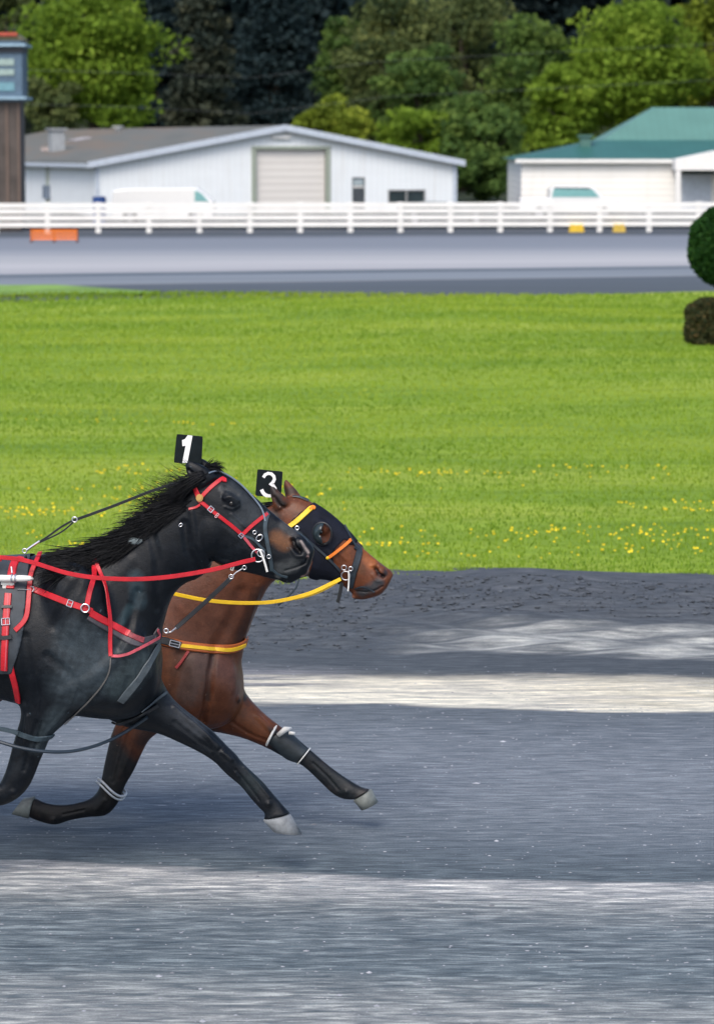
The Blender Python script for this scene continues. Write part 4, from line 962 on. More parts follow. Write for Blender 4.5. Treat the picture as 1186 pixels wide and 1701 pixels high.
# ------------------------------------------------------------ black horse, number 1
def black_horse():
    h = Horse(90, 1450, 6); g = h.P0
    root = empty('horse', (g.x, g.y, 0), 'black pacing horse in red harness wearing head number 1, nearer of the two', 'horse', 'horses racing on the track')
    b = MB()
    h.loft(b, [(-302,1000,-302,1050,.09,0),(-292,962,-294,1110,.18,0),(-250,930,-250,1150,.25,0,.1),(-190,914,-190,1152,.275,0,.12),(-110,922,-110,1145,.28,0,.1),(-40,926,-40,1152,.29,0,.08),(30,924,20,1166,.285,0,.14),(85,917,75,1180,.262,0,.3),(135,908,132,1190,.245,0,.34),(185,922,182,1196,.225,0,.3),(228,970,225,1192,.20,0,.15),(255,1030,252,1168,.155,0),(268,1080,266,1135,.09,0)])
    h.loft(b, [(70,918,215,1150,.17,0,.1),(110,910,255,1095,.165,0,.12),(150,900,270,1050,.145,0,.15),(195,880,279,1015,.125,0,.15),(235,850,289,990,.11,0,.1),(272,822,310,970,.098,0,.05),(305,798,335,958,.090,0,0),(330,782,352,940,.085,0)])
    h.loft(b, [(312,790,318,900,.05,0),(330,778,330,918,.078,0,-.05),(352,777,350,930,.090,0,-.05),(376,788,370,941,.095,0,.05),(400,804,392,948,.088,0,.12),(423,824,412,952,.074,0,.15),(446,845,432,957,.060,0,.12),(466,862,450,962,.052,0,.05),(486,877,470,965,.052,0),(503,889,488,966,.055,0),(516,902,506,956,.048,0),(523,913,516,940,.028,0)])
    # near cheek, eye ridge, nostril wing, chin, lips
    h.ell(b, 352, 880, -.045, (.085,.055,.125), rot=-0.25); h.ell(b, 352, 880, .045, (.085,.055,.125), rot=-0.25)
    for s_ in (-1, 1):
        h.ell(b, 384, 830, s_*.066, (.050,.030,.030), rot=-0.7); h.ell(b, 496, 904, s_*.032, (.036,.026,.032), rot=-0.7)
        h.ell(b, 130, 1020, s_*.17, (.16,.10,.26), rot=0.25)         # shoulder
        h.ell(b, 205, 1085, s_*.12, (.11,.10,.15), rot=-0.5)         # point of shoulder
        h.ell(b, 70, 1110, s_*.17, (.12,.08,.13), rot=0.2)           # triceps
        h.ell(b, 240, 1120, s_*.07, (.07,.085,.13))                  # breast
        h.ell(b, -230, 1020, s_*.15, (.26,.13,.26))                  # haunch
    h.ell(b, 503, 951, 0, (.032,.034,.024)); h.ell(b, 476, 960, 0, (.040,.032,.026), rot=-.3)
    # ears
    h.loft(b, [(326,815,362,792,.034,-.052),(314,798,350,781,.031,-.062),(306,781,332,770,.022,-.068),(302,768,312,764,.006,-.070)], seg=14)
    h.loft(b, [(335,800,364,786,.030,.050),(330,785,356,775,.026,.055),(324,770,342,764,.018,.058),(318,759,326,757,.006,.058)], seg=14)
    # far foreleg reaching forward
    far = [(215,1075,150,1180,.10,.10),(258,1110,205,1208,.095,.11),(285,1156,258,1218,.080,.12),(316,1183,294,1232,.064,.12),(352,1212,333,1251,.050,.12),(376,1238,356,1266,.044,.12),(391,1252,367,1277,.046,.12),(403,1267,380,1290,.036,.12),(420,1283,400,1307,.030,.12),(438,1300,417,1328,.031,.12),(452,1317,430,1342,.037,.12),(467,1334,440,1353,.033,.12),(483,1352,437,1362,.044,.12)]
    h.loft(b, far)
    # near foreleg folded back
    near = [(10,1060,180,1090,.095,-.12),(24,1130,150,1160,.090,-.14),(34,1180,118,1196,.078,-.14),(27,1212,88,1222,.064,-.14),(21,1238,77,1242,.056,-.14),(15,1262,67,1264,.050,-.14),(7,1287,58,1287,.050,-.14),(-2,1303,45,1312,.046,-.14),(-14,1304,20,1333,.043,-.14),(-36,1306,-10,1341,.038,-.14),(-62,1312,-54,1341,.031,-.14),(-104,1318,-98,1345,.030,-.14),(-138,1312,-136,1350,.037,-.14),(-160,1300,-160,1336,.033,-.14),(-178,1285,-190,1320,.042,-.14)]
    h.loft(b, near)
    # hind legs: near one swinging forward under the body, far one pushing off behind
    h.loft(b, [(-300,1040,-110,1060,.13,-.13),(-280,1110,-115,1140,.11,-.14),(-235,1180,-120,1190,.08,-.14),(-196,1235,-128,1228,.055,-.14),(-178,1272,-120,1252,.045,-.14),(-163,1296,-112,1272,.042,-.14),(-138,1316,-108,1290,.030,-.14),(-102,1342,-82,1316,.029,-.14),(-76,1366,-58,1338,.036,-.14),(-58,1380,-40,1358,.032,-.14),(-46,1390,-22,1368,.042,-.14)])
    h.loft(b, [(-308,1040,-150,1060,.13,.13),(-322,1110,-180,1150,.11,.14),(-345,1170,-250,1200,.08,.14),(-372,1212,-308,1236,.05,.14),(-402,1236,-340,1262,.044,.14),(-424,1276,-384,1290,.034,.14),(-450,1322,-424,1334,.029,.14),(-478,1356,-448,1370,.036,.14),(-494,1370,-470,1388,.032,.14),(-512,1384,-480,1404,.042,.14)])
    me = h.remesh('body', b, VOX, 7, None, root); h.relax(110, h.body_mask(300, 985))
    h.sculpt([
        ([(318,850),(326,900),(345,935),(372,947)], .022, .007),            # jaw edge
        ([(306,870),(312,915),(330,950)], .030, -.013),                     # groove behind the jaw
        ([(372,868),(400,893),(420,915)], .018, -.004), ([(385,855),(415,880),(440,893)], .011, .005),   # facial crest
        ([(372,828),(384,825),(396,832)], .014, .007), ([(374,842),(386,846),(397,840)], .010, .005), ([(383,836)], .013, -.008),
        ([(374,812),(392,822)], .022, -.006),
        ([(486,897),(489,909),(498,917)], .016, -.020), ([(484,893),(496,889),(508,899)], .012, .006), ([(484,912),(491,924),(504,924)], .010, .004),
        ([(519,931),(508,936),(492,943),(474,948)], .0085, -.010),
        ([(313,781),(326,792),(338,797)], .013, -.012, False),
        ([(250,880),(262,930),(262,980),(262,1010)], .035, -.010),          # jugular groove
        ([(215,930),(150,1000),(110,1060)], .05, .006), ([(165,925),(118,985),(90,1040)], .04, -.008), ([(228,985),(215,1040),(195,1075)], .035, -.012),
        ([(185,1100),(150,1130),(105,1150)], .045, .009), ([(80,1090),(115,1120),(150,1165)], .035, -.008), ([(40,1060),(48,1120),(40,1165)], .04, -.010),
        ([(215,1130),(200,1170)], .03, -.008), ([(238,1060),(246,1120)], .03, .007),
        ([(110,1180),(80,1215),(60,1250)], .02, .005, False), ([(60,1200),(50,1240),(40,1280)], .018, -.005, False),
        ([(290,1175),(330,1210),(362,1240)], .022, .009, False), ([(290,1200),(325,1228),(350,1246)], .016, -.005, False), ([(370,1250),(384,1262)], .018, .009, False), ([(392,1283),(396,1290)], .016, .006, False), ([(446,1336)], .020, .010, False), 
        ([(392,1280),(414,1308),(430,1330)], .009, -.007, False), ([(405,1275),(428,1300),(448,1325)], .010, .005, False), ([(45,1190),(38,1240)], .016, .007, False), ([(70,1200),(58,1245)], .012, -.007, False), ([(22,1318)], .028, .008, False),
        ([(150,920),(215,900),(262,860)], .03, .004), ([(400,870),(412,880),(420,898)], .006, .0035), ([(412,880),(430,884)], .006, .003), ([(120,1110),(128,1140),(118,1170)], .007, .004, False), ([(128,1140),(150,1158)], .006, .003, False), ([(60,1120),(66,1160),(60,1200)], .007, .004, False), ([(205,1090),(222,1110),(226,1140)], .007, .004, False), ([(320,1200),(345,1222),(360,1246)], .006, .004, False)])
    black = (0.0026, 0.0042, 0.0072)
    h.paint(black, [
        ([(130,1070),(165,1085),(150,1120),(120,1140)], .15, (0.070,0.092,0.108), .45), ([(200,1140),(235,1100)], .10, (0.050,0.070,0.078), .6), ([(230,1000),(225,960)], .05, (0.022,0.040,0.052), .7), ([(215,1010),(195,1045)], .03, (0.03,0.055,0.065), .6), ([(95,1190),(70,1240)], .07, (0.030,0.042,0.050), .7),  # shoulder dabs: grey dust with some blue-grey sheen painted into the coat
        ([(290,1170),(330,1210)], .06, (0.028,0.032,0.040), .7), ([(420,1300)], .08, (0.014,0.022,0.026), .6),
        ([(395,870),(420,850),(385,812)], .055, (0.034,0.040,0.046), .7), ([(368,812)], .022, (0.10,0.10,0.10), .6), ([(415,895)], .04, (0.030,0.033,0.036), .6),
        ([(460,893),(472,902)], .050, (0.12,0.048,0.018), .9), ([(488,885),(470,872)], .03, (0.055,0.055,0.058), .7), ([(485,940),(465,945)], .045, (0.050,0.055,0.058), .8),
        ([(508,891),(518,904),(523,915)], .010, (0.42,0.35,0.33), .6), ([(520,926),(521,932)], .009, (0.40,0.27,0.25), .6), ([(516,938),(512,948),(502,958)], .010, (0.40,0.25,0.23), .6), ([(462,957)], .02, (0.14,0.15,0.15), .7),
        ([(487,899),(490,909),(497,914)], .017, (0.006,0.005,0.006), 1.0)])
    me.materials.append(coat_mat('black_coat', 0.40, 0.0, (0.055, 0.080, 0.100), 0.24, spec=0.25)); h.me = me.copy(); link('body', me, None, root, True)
    # eyes
    for s_ in (1, -1):
        p, n = h.hit(384, 836); p = p-n*.009
        if s_ < 0: p = h.mir(p)
        e = MB(); e.ball(p, .0150, 16, 12); e.build('eye', M_EYE, root, True)
    # hooves
    hoof(h, root, ((437,1362),(482,1353)), ((452,1380),(502,1386)), .052, .12)
    hoof(h, root, ((-176,1285),(-190,1320)), ((-215,1285),(-222,1330)), .05, -.14); hoof(h, root, ((-44,1390),(-22,1368)), ((-34,1406),(-6,1392)), .05, -.14); hoof(h, root, ((-512,1384),(-480,1404)), ((-524,1402),(-490,1426)), .05, .14)
    # mane, forelock, tail
    R_ = random.Random(4); roots = []
    crest_px = [(338,778),(312,797),(285,815),(258,833),(232,856),(205,876),(178,888),(150,897),(122,905),(95,912)]
    for i in range(3600):
        t = R_.random()*(len(crest_px)-1.001); k = int(t); f = t-k; x = crest_px[k][0]+(crest_px[k+1][0]-crest_px[k][0])*f; y = crest_px[k][1]+(crest_px[k+1][1]-crest_px[k][1])*f
        p = h.pl(x+R_.gauss(0, 3), y+abs(R_.gauss(0, 5))+4+2.2*min(t, 4), R_.uniform(-.045, .03)); fly = 1.0 if (t < 3.0 and R_.random() < 0.13) else 0.0
        up = -0.03+(0.16 if t < 4 else 0.07)*R_.random()**2+0.75*fly*R_.random(); L = R_.uniform(.10, .19)*(1+0.25*fly)*(0.7 if t > 6.5 else 1)
        tg = (h.pl(*crest_px[k+1])-h.pl(*crest_px[k])).normalized(); L *= 0.8 if t < 3 else 0.55; dr = (tg if not fly else -h.d)+Vector((0,0,1))*up-h.N*R_.uniform(-0.15, 0.45); roots.append((p, dr, L, R_.uniform(0.25, 0.8)*(1-0.8*fly), R_.uniform(.0013, .0026)*(0.6 if fly else 1)))
    for i in range(2600):     # the part lying on the near side of the neck
        t = R_.random()*(len(crest_px)-1.001); k = int(t); f = t-k; x = crest_px[k][0]+(crest_px[k+1][0]-crest_px[k][0])*f; y = crest_px[k][1]+(crest_px[k+1][1]-crest_px[k][1])*f
        P_, n_ = h.hit(x+R_.gauss(0, 3), y+R_.uniform(6, 46)*(1 if t > 1 else .4)); dr = -h.d*0.85-Vector((0,0,1))*R_.uniform(0.1, 0.75)+n_*0.22
        roots.append((P_+n_*.002, dr, R_.uniform(.08, .17), 0.25, R_.uniform(.0016, .003)))
    hair('mane', roots, root, M_HAIR)
    roots = []
    for i in range(200):
        p = h.pl(338+R_.uniform(0, 16), 780+R_.uniform(-3, 4), R_.uniform(-.03, .035)); roots.append((p, h.d*R_.uniform(.15, 1)+Vector((0,0,1))*R_.uniform(0.1, .9)+h.N*R_.uniform(-.3,.3), R_.uniform(.035, .085), 1.5, .0022))
    hair('forelock', roots, root, M_HAIR, 2)
    roots = []
    for i in range(500):
        p = h.pl(-300+R_.gauss(0, 5), 985+R_.uniform(-10, 30), R_.uniform(-.03, .03)); roots.append((p, -h.d+Vector((0,0,1))*R_.uniform(-.2, .25)+h.N*R_.uniform(-.2,.2), R_.uniform(.5, .85), R_.uniform(.9, 1.6), .004))
    hair('tail', roots, root, M_HAIR, 3)
    # ---------------- bridle
    ck_ = h.S('cheek_strap', [(330,831),(336,835),(352,848),(368,860),(385,873),(402,888)], .018, M_RED, root, mirror=True)
    h.S('browband', [(379,789),(366,797),(352,808),(340,820),(332,829)], .020, M_RED, root, mirror=True); h.S('crown_strap', [(322,803),(326,815),(332,829)], .026, M_RED, root, mirror=True)
    h.S('noseband', [(403,888),(414,877),(426,867),(444,853)], .018, M_RED, root, mirror=True); h.S('cheek_strap', [(402,888),(412,900),(421,911),(428,918)], .014, M_PINK, root, mirror=True); h.S('throat_latch', [(333,838),(326,843),(314,846)], .012, M_RED, root)
    m = MB(); p, n = h.hit(333, 827); m.disc(p+n*.006, n, .0175, .008, 20); m.disc(p+n*.013, n, .012, .004, 16); m.build('rosette', plain('brass', (0.50, 0.29, 0.10), 0.4, 0.5), ck_)
    h.B('buckle', 351, 846, 0.72, .022, .024, ck_); h.B('buckle', 401, 889, 0.8, .018, .020, ck_); h.B('keeper', 361, 856, 0.72, .008, .022, ck_, mat=plain('pinkish_keeper', (0.65,0.35,0.36), 0.4))
    bridle = h.R('bit_ring', 429, 922, .030, .0032, root, lift=.016); h.R('inner_ring', 434, 918, .016, .003, bridle, lift=.02)
    m = MB(); P_ = h.line([(432,914,-.09),(437,926,-.09),(441,938,-.09),(444,950,-.09)], .02); m.tube(P_, .0055, 8); m.build('bit_bar', M_PLT, bridle)
    MDB = plain('dark_blue_leather', (0.030,0.048,0.062), 0.42, var=0.4, scale=25)
    nb_ = h.S('tongue_tie', [(449,846),(442,862),(440,880),(444,902),(449,925),(452,948)], .020, MDB, root, mirror=True); h.S('chin_strap', [(452,945),(464,955),(478,958)], .012, MDB, root); h.S('jaw_strap', [(404,890),(418,894),(430,905),(440,915)], .012, MDB, root)
    h.R('ring', 431, 893, .017, .003, nb_, 0.7, .012); h.R('ring', 423, 884, .008, .0022, nb_, 1, .010); h.R('ring', 447, 924, .009, .0022, nb_, 1, .012)
    h.S('overcheck', [(346,786),(362,784),(380,792),(398,805),(414,821),(427,836),(436,850),(440,866)], .008, plain('pale_grey_strap', (0.15,0.19,0.24), 0.5), root, lift=.005, fb=-.01)
    # ---------------- reins and check rein
    m = MB(); h.rein(m, [(424,929,-.11),(398,935,-.15),(365,944,-.19),(330,951,-.22),(285,958,-.26),(240,962,-.29),(195,962,-.31),(150,959,-.31),(110,952,-.29),(75,941,-.24),(45,932,-.19),(0,926,-.2),(-120,925,-.22),(-280,940,-.25)], .021)
    r = m.build('rein', M_RED, root); m = MB(); h.buckle(m, 388, 937, 0.3, .012, .026, .03); m.build('buckle', M_PLT, r)
    m = MB(); h.rein(m, [(318,795,-.05),(300,800,-.05),(262,812,-.05),(230,824,-.045),(195,838,-.04),(160,851,-.04),(124,864,-.035)], .014, .004); h.rein(m, [(124,863,-.035),(100,876,-.03),(82,890,-.03),(66,900,-.03)], .010, .003); h.rein(m, [(124,865,-.035),(106,882,-.03),(86,892,-.03),(66,901,-.03)], .008, .003)
    ck = m.build('check_rein', M_BLK, root); m = MB(); h_ = h.line([(66,899,-.03),(55,906,-.03),(44,914,-.03)], .01); m.tube(h_, .006, 8); p = h.pl(124,863,-.04); m.torus(p, -h.N, .012, .003); p = h.pl(41,915,-.03); m.torus(p, -h.N, .010, .003); m.build('snap_hook', M_SIL, ck)
    # martingale from the chin to the breast collar
    m = MB(); h.rein(m, [(384,960,-.06),(360,983,-.06),(335,1006,-.06),(308,1030,-.06),(292,1044,-.07)], .021, .004); tb = m.build('tie_down', M_BLK, root)
    m = MB(); P_ = [h.pl(x, y, -.06) for x, y in ((384,959),(392,951),(402,945))]; m.torus(h.pl(384,958,-.065), -h.N, .010, .0024); m.tube(P_, .0026, 6); m.torus(h.pl(406,943,-.065), -h.N, .009, .0022); P_ = [h.pl(x, y, -.09) for x, y in ((293,1043),(284,1050),(276,1052))]; m.tube(P_, .004, 6); m.torus(h.pl(276,1048,-.095), -h.N, .010, .003); m.build('snap_hook', M_SIL, tb)
    # ---------------- breast collar
    bc = h.S('breast_collar', [(54,979),(80,988),(115,1002),(145,1012),(152,1016)], .030, M_RED, root, .004, .005, True); h.S('breast_collar', [(150,1018),(170,1030),(195,1043),(215,1054)], .034, M_RED, root, .005, .008, True)
    h.S('breast_collar', [(212,1053),(225,1060),(238,1064)], .028, plain('worn_dark_red', (0.22,0.03,0.04), 0.6, var=0.5, scale=60), root, .0045, .0075, True)
    h.S('collar_padding', [(148,1022),(170,1036),(195,1050),(225,1066),(252,1064),(272,1052)], .046, plain('charcoal_padding', (0.055,0.050,0.060), 0.6, var=0.3, scale=20), root, .004, .003, True)
    h.S('neck_strap', [(159,932),(155,955),(149,982),(144,1008)], .025, M_RED, root, .004, .012, True); h.S('neck_strap', [(160,930),(167,958),(174,992),(180,1030),(182,1062),(184,1091)], .020, M_RED, root, .004, .016); h.S('neck_strap', [(184,1091),(205,1089),(228,1078),(250,1066),(275,1049)], .014, M_PINK, root, .003, .014)
    h.B('buckle', 118, 1003, .35, .026, .030, bc, .013); h.R('ring', 142, 1010, .019, .004, bc, lift=.016); h.R('ring', 53, 979, .012, .003, bc, lift=.014); m = MB(); m.tube([h.hit(30,978)[0]-h.N*.02, h.hit(52,979)[0]-h.N*.02], .003, 6); m.build('link', M_SIL, bc)
    m = MB(); h.strap(m, [(184,1091),(182,1112),(172,1135),(150,1162),(128,1183),(106,1203)], .007, .0025, .005); m.build('hobble_hanger', plain('worn_tan_cord', (0.10,0.095,0.09), 0.6), root)
    h.S('hobble_strap', [(270,1062),(254,1090),(238,1118),(218,1145),(200,1166)], .038, M_GRY, root, .004, .004); h.S('hobble_strap', [(276,1151),(262,1160),(248,1171),(234,1182)], .014, M_GRY, root, .004, .005)
    # hobble loops
    m = MB(); h.rein(m, [(-160,1190,-.2),(-60,1202,-.22),(0,1211,-.23),(30,1218,-.235)], .022, .005); m.build('hobbles', MDB, root); h.S('hobble_loop', [(24,1216),(45,1224),(66,1228),(88,1222)], .026, MDB, root, .006, .005, fb=-.14); m = MB()
    P_ = h.line([(-160,1200,-.24),(-40,1222,-.24),(0,1233,-.24),(35,1243,-.235),(75,1249,-.21),(115,1249,-.15),(150,1242,-.08),(185,1229,0.0),(215,1212,.06),(245,1192,.09)], .01); m.tube(P_, .0085, 8); m.build('hobbles', plain('dark_blue_hobble', (0.018,0.030,0.045), 0.4), root)
    m = MB(); h.strap(m, [(180,1212),(205,1200),(235,1186),(262,1172)], .02, .005, .006, fb=.1); m.build('hobble_strap', M_BLK, root)
    # ---------------- saddle pad, girth
    pad = shell(h, [(-34,922),(0,918),(52,921),(50,940),(47,965),(43,1000),(40,1045),(30,1090),(20,1120),(-10,1118),(-30,1085),(-36,1010)], .012, 'saddle_pad', plain('slate_pad', (0.028,0.036,0.046), 0.6, var=0.4, scale=14, bmp=0.3), root)
    h.S('girth_strap', [(36,922),(25,937),(20,955),(17,980)], .040, M_RED, pad, .005, .015); gi = h.S('girth_strap', [(14,988),(12,1010),(10,1035),(9,1062),(8,1085),(8,1112)], .034, M_RED, pad, .006, .016); h.S('saddle_strap', [(68,922),(60,938),(52,955),(49,980),(47,1005),(42,1030),(25,1048)], .024, M_RED, pad, .005, .014); h.S('girth', [(16,1096),(20,1118),(26,1140),(31,1166)], .030, M_RED, root, .005, .006, True)
    h.S('saddle_strap', [(-2,925),(-14,938),(-22,970),(-20,1030)], .024, M_RED, pad, .005, .014); h.S('edging', [(14,988),(10,1112)], .006, M_PINK, pad, .007, .017)
    h.B('buckle', 10, 1034, 1.5, .030, .036, pad, .026); h.S('keeper', [(-10,1058),(5,1060),(20,1058)], .022, M_BLK, pad, .008, .018); h.S('keeper', [(3,1010),(20,1010)], .016, M_BLK, pad, .008, .019)
    # shaft tip, its white sleeve, terret
    v0 = h.v(h.hit(20, 965)[0])-.05; m = MB(); P_ = [h.pl(-430,972,-.38), h.pl(-300,966,-.36), h.pl(-40,960,v0-.01), h.pl(-2,961,v0), h.pl(24,961,v0), h.pl(40,961,v0), h.pl(50,961,v0), h.pl(56,962,v0)]
    m.tube(P_, [.018,.018,.017,.017,.016,.015,.012,.004], 12); m.build('shaft', M_PLT, root, True)
    m = MB(); 
    for x in (20, 26, -4): q = h.pl(x, 961, v0); m.torus(q, h.d, .017, .005)
    m.tube([h.pl(20,952,v0+.0), h.pl(19,942,v0+.02)], .004, 6); m.build('shaft_ring', M_SIL, root)
    m = MB(); q = h.pl(13, 979, v0+.02); m.box(q, (.048, .02, .075)); m.box(h.pl(13, 969, v0+.02), (.062, .026, .012)); m.box(h.pl(13, 990, v0+.02), (.062, .026, .012)); m.build('shaft_sleeve', M_PLT, root)
    m = MB(); q, n = h.hit(41, 921); m.torus(q+n*.02-h.N*.0, h.d, .016, .004); m.box(q+n*.01, (.03, .03, .02)); m.build('terret', M_BLK, pad)
    m = MB(); h.ring(m, 260, 863, .009, .002, lift=.012); m.build('neck_clip', M_SIL, root); h.R('neck_clip', 300, 872, .009, .0020, root, .7)
    m = MB(); q, n = h.hit(225, 899); m.ball(q+n*.004, (.040, .016, .020), 16, 10); m.build('dust_patch', plain('dusty_grey', (0.13,0.16,0.17), 0.95, var=0.3, scale=60, bmp=0.6), root, True)  # dusty grey patch on the neck, added as a raised lump
    # head number 1
    plate(h, root, [(293,721),(336,725),(334,771),(288,769)], -.02, [[(312,722.5),(320,723.5),(311.5,769),(303,768.5),(308.5,740),(303.2,741),(302.5,731),(307.5,729)]])
    return h
def brown_horse():
    h = Horse(300, 1378, 7); g = h.P0
    root = empty('horse', (g.x, g.y, 0), 'bay brown pacing horse with yellow rein wearing head number 3, behind the black one', 'horse', 'horses racing on the track')
    b = MB()
    h.loft(b, [(-102,1010,-102,1060,.09,0),(-92,975,-94,1110,.18,0),(-50,952,-50,1138,.25,0,.1),(10,945,10,1145,.27,0,.12),(80,950,80,1150,.28,0,.1),(140,952,135,1165,.28,0,.12),(190,946,185,1180,.262,0,.25),(240,945,232,1195,.25,0,.28),(290,965,284,1205,.235,0,.2),(332,1005,326,1212,.22,0,.1),(365,1045,360,1210,.20,0),(390,1082,388,1195,.155,0),(402,1110,402,1165,.09,0)])
    h.loft(b, [(190,948,370,1150,.18,0,.1),(228,940,402,1100,.165,0,.12),(270,925,409,1062,.145,0,.15),(315,903,424,1024,.125,0,.15),(360,880,437,996,.11,0,.1),(400,858,450,972,.098,0,.05),(436,840,470,955,.09,0,0),(462,830,486,940,.08,0)])
    h.loft(b, [(450,838,458,900,.05,0),(468,828,468,915,.074,0,-.05),(488,825,486,938,.086,0,-.05),(508,829,502,952,.092,0,.02),(530,841,522,960,.090,0,.1),(550,855,541,962,.078,0,.15),(569,872,557,966,.066,0,.12),(586,890,570,974,.056,0,.06),(602,909,582,984,.050,0),(618,923,594,992,.050,0),(635,937,608,996,.053,0),(649,947,628,992,.046,0),(654,954,643,977,.026,0)])
    for s_ in (-1, 1):
        h.ell(b, 488, 895, s_*.045, (.080,.055,.12), rot=-0.3); h.ell(b, 534, 876, s_*.066, (.045,.028,.03), rot=-0.8); h.ell(b, 632, 951, s_*.031, (.034,.024,.030), rot=-0.7)
        h.ell(b, 320, 1130, s_*.13, (.13,.11,.20)); h.ell(b, 365, 1135, s_*.085, (.10,.10,.15)); h.ell(b, -30, 1030, s_*.15, (.26,.13,.26))
    h.ell(b, 600, 991, 0, (.042,.03,.026), rot=-.3); h.ell(b, 588, 993, 0, (.022,.026,.020))
    h.loft(b, [(457,850,482,836,.028,-.048),(451,834,474,824,.025,-.052),(446,820,462,814,.018,-.055),(444,806,451,804,.006,-.056)], seg=14)
    h.loft(b, [(477,836,502,826,.028,.048),(473,822,494,815,.026,.052),(471,808,486,806,.019,.055),(472,795,478,797,.006,.056)], seg=14)
    h.loft(b, [(330,1050,265,1180,.10,.09),(385,1100,325,1210,.10,.10),(408,1150,368,1218,.085,.11),(434,1181,402,1226,.069,.11),(457,1200,430,1237,.055,.11),(474,1213,451,1247,.047,.11),(492,1226,467,1256,.045,.11),(508,1239,484,1264,.036,.11),(523,1252,503,1273,.031,.11),(549,1274,531,1299,.029,.11),(573,1291,552,1319,.032,.11),(592,1303,568,1327,.038,.11),(604,1309,580,1329,.034,.11),(616,1311,587,1329,.043,.11)])
    h.loft(b, [(150,1080,300,1120,.10,-.12),(185,1150,292,1182,.088,-.14),(194,1192,272,1210,.074,-.14),(185,1220,249,1229,.062,-.14),(178,1248,236,1252,.053,-.14),(172,1275,223,1280,.047,-.14),(168,1297,208,1306,.046,-.14),(163,1313,196,1335,.044,-.14),(152,1325,176,1355,.042,-.14),(135,1332,146,1358,.034,-.14),(110,1337,115,1364,.031,-.14),(86,1336,92,1371,.036,-.14),(69,1331,68,1366,.034,-.14),(58,1325,48,1358,.042,-.14)])
    h.loft(b, [(-110,1040,80,1060,.13,-.13),(-120,1110,50,1130,.11,-.14),(-130,1170,-20,1180,.08,-.14),(-150,1212,-82,1222,.055,-.14),(-178,1236,-118,1254,.045,-.14),(-196,1270,-160,1282,.034,-.14),(-218,1312,-194,1320,.029,-.14),(-246,1340,-216,1352,.036,-.14),(-262,1352,-238,1368,.034,-.14),(-278,1360,-250,1382,.042,-.14)])
    h.loft(b, [(-110,1040,80,1060,.13,.13),(-90,1110,70,1130,.11,.14),(-50,1168,50,1172,.08,.14),(-20,1214,44,1206,.055,.14),(-8,1244,42,1230,.045,.14),(10,1268,56,1250,.04,.14),(36,1290,64,1266,.03,.14),(70,1316,92,1294,.029,.14),(96,1334,116,1312,.036,.14),(108,1344,132,1324,.034,.14),(118,1352,146,1332,.042,.14)]) if False else None
    h.loft(b, [(-110,1040,60,1060,.13,.13),(-110,1110,30,1130,.11,.14),(-120,1170,-30,1176,.08,.14),(-140,1214,-78,1214,.055,.14),(-150,1246,-96,1240,.045,.14),(-140,1280,-100,1270,.036,.14),(-120,1315,-94,1302,.03,.14),(-98,1338,-76,1318,.036,.14),(-84,1348,-62,1328,.034,.14),(-72,1356,-46,1338,.042,.14)])
    me = h.remesh('body', b, VOX, 7, None, root); h.relax(110, h.body_mask(440, 1000))
    h.sculpt([
        ([(470,880),(478,920),(500,948),(525,960)], .022, .006), ([(456,890),(462,930),(478,958)], .028, -.012),
        ([(520,905),(545,925),(560,940)], .016, -.004), ([(535,897),(560,915),(575,930)], .011, .004),
        ([(525,876),(535,872),(546,878)], .013, .006), ([(534,884)], .013, -.007),
        ([(624,944),(628,954),(637,958)], .015, -.022), ([(617,940),(627,937),(638,944)], .012, .005), ([(618,955),(626,966),(638,964)], .010, .004),
        ([(636,974),(622,982),(606,984),(590,982)], .0085, -.008),
        ([(455,826),(463,838),(472,843)], .012, -.010, False), ([(474,806),(480,815),(486,824)], .012, .0, False),
        ([(400,985),(385,1030),(360,1070)], .05, -.012), ([(430,975),(420,1010),(408,1050)], .03, .006),
        ([(356,1080),(350,1120),(345,1160),(335,1200)], .032, -.020, False), ([(300,1090),(290,1140),(280,1180)], .04, -.010, False), ([(320,1100),(312,1180)], .05, .004, False), ([(385,1100),(388,1150)], .04, .003, False),
        ([(395,1160),(430,1192),(455,1218)], .024, .010, False), ([(385,1200),(415,1220),(440,1230)], .016, -.006, False), ([(230,1200),(220,1240),(200,1290)], .018, .004, False), ([(205,1210),(195,1250),(185,1290)], .013, -.005, False),
        ([(520,1268),(545,1292),(562,1312)], .009, -.007, False), ([(575,1316)], .018, .008, False), ([(105,1354),(140,1346)], .009, -.006, False), ([(88,1362)], .02, .007, False), ([(215,1215),(200,1260),(188,1300)], .012, -.007, False), ([(172,1330),(160,1345)], .02, .005, False)])
    bay = (0.105, 0.032, 0.013)
    def lower_dark(V, C):
        """black points: legs darken below the forearm"""
        z = V[:, 2]; u = (V-np.array(h.P0))@np.array(h.d)
        f = np.clip((0.62-z-0.35*np.clip(u-0.38, 0, 1)*0)/0.20, 0, 1)
        f2 = np.clip((0.50-z+0.10*np.sin(u*14))/0.12, 0, 1)[:, None]; return C*(1-f2)+np.array((0.010,0.012,0.015))*f2
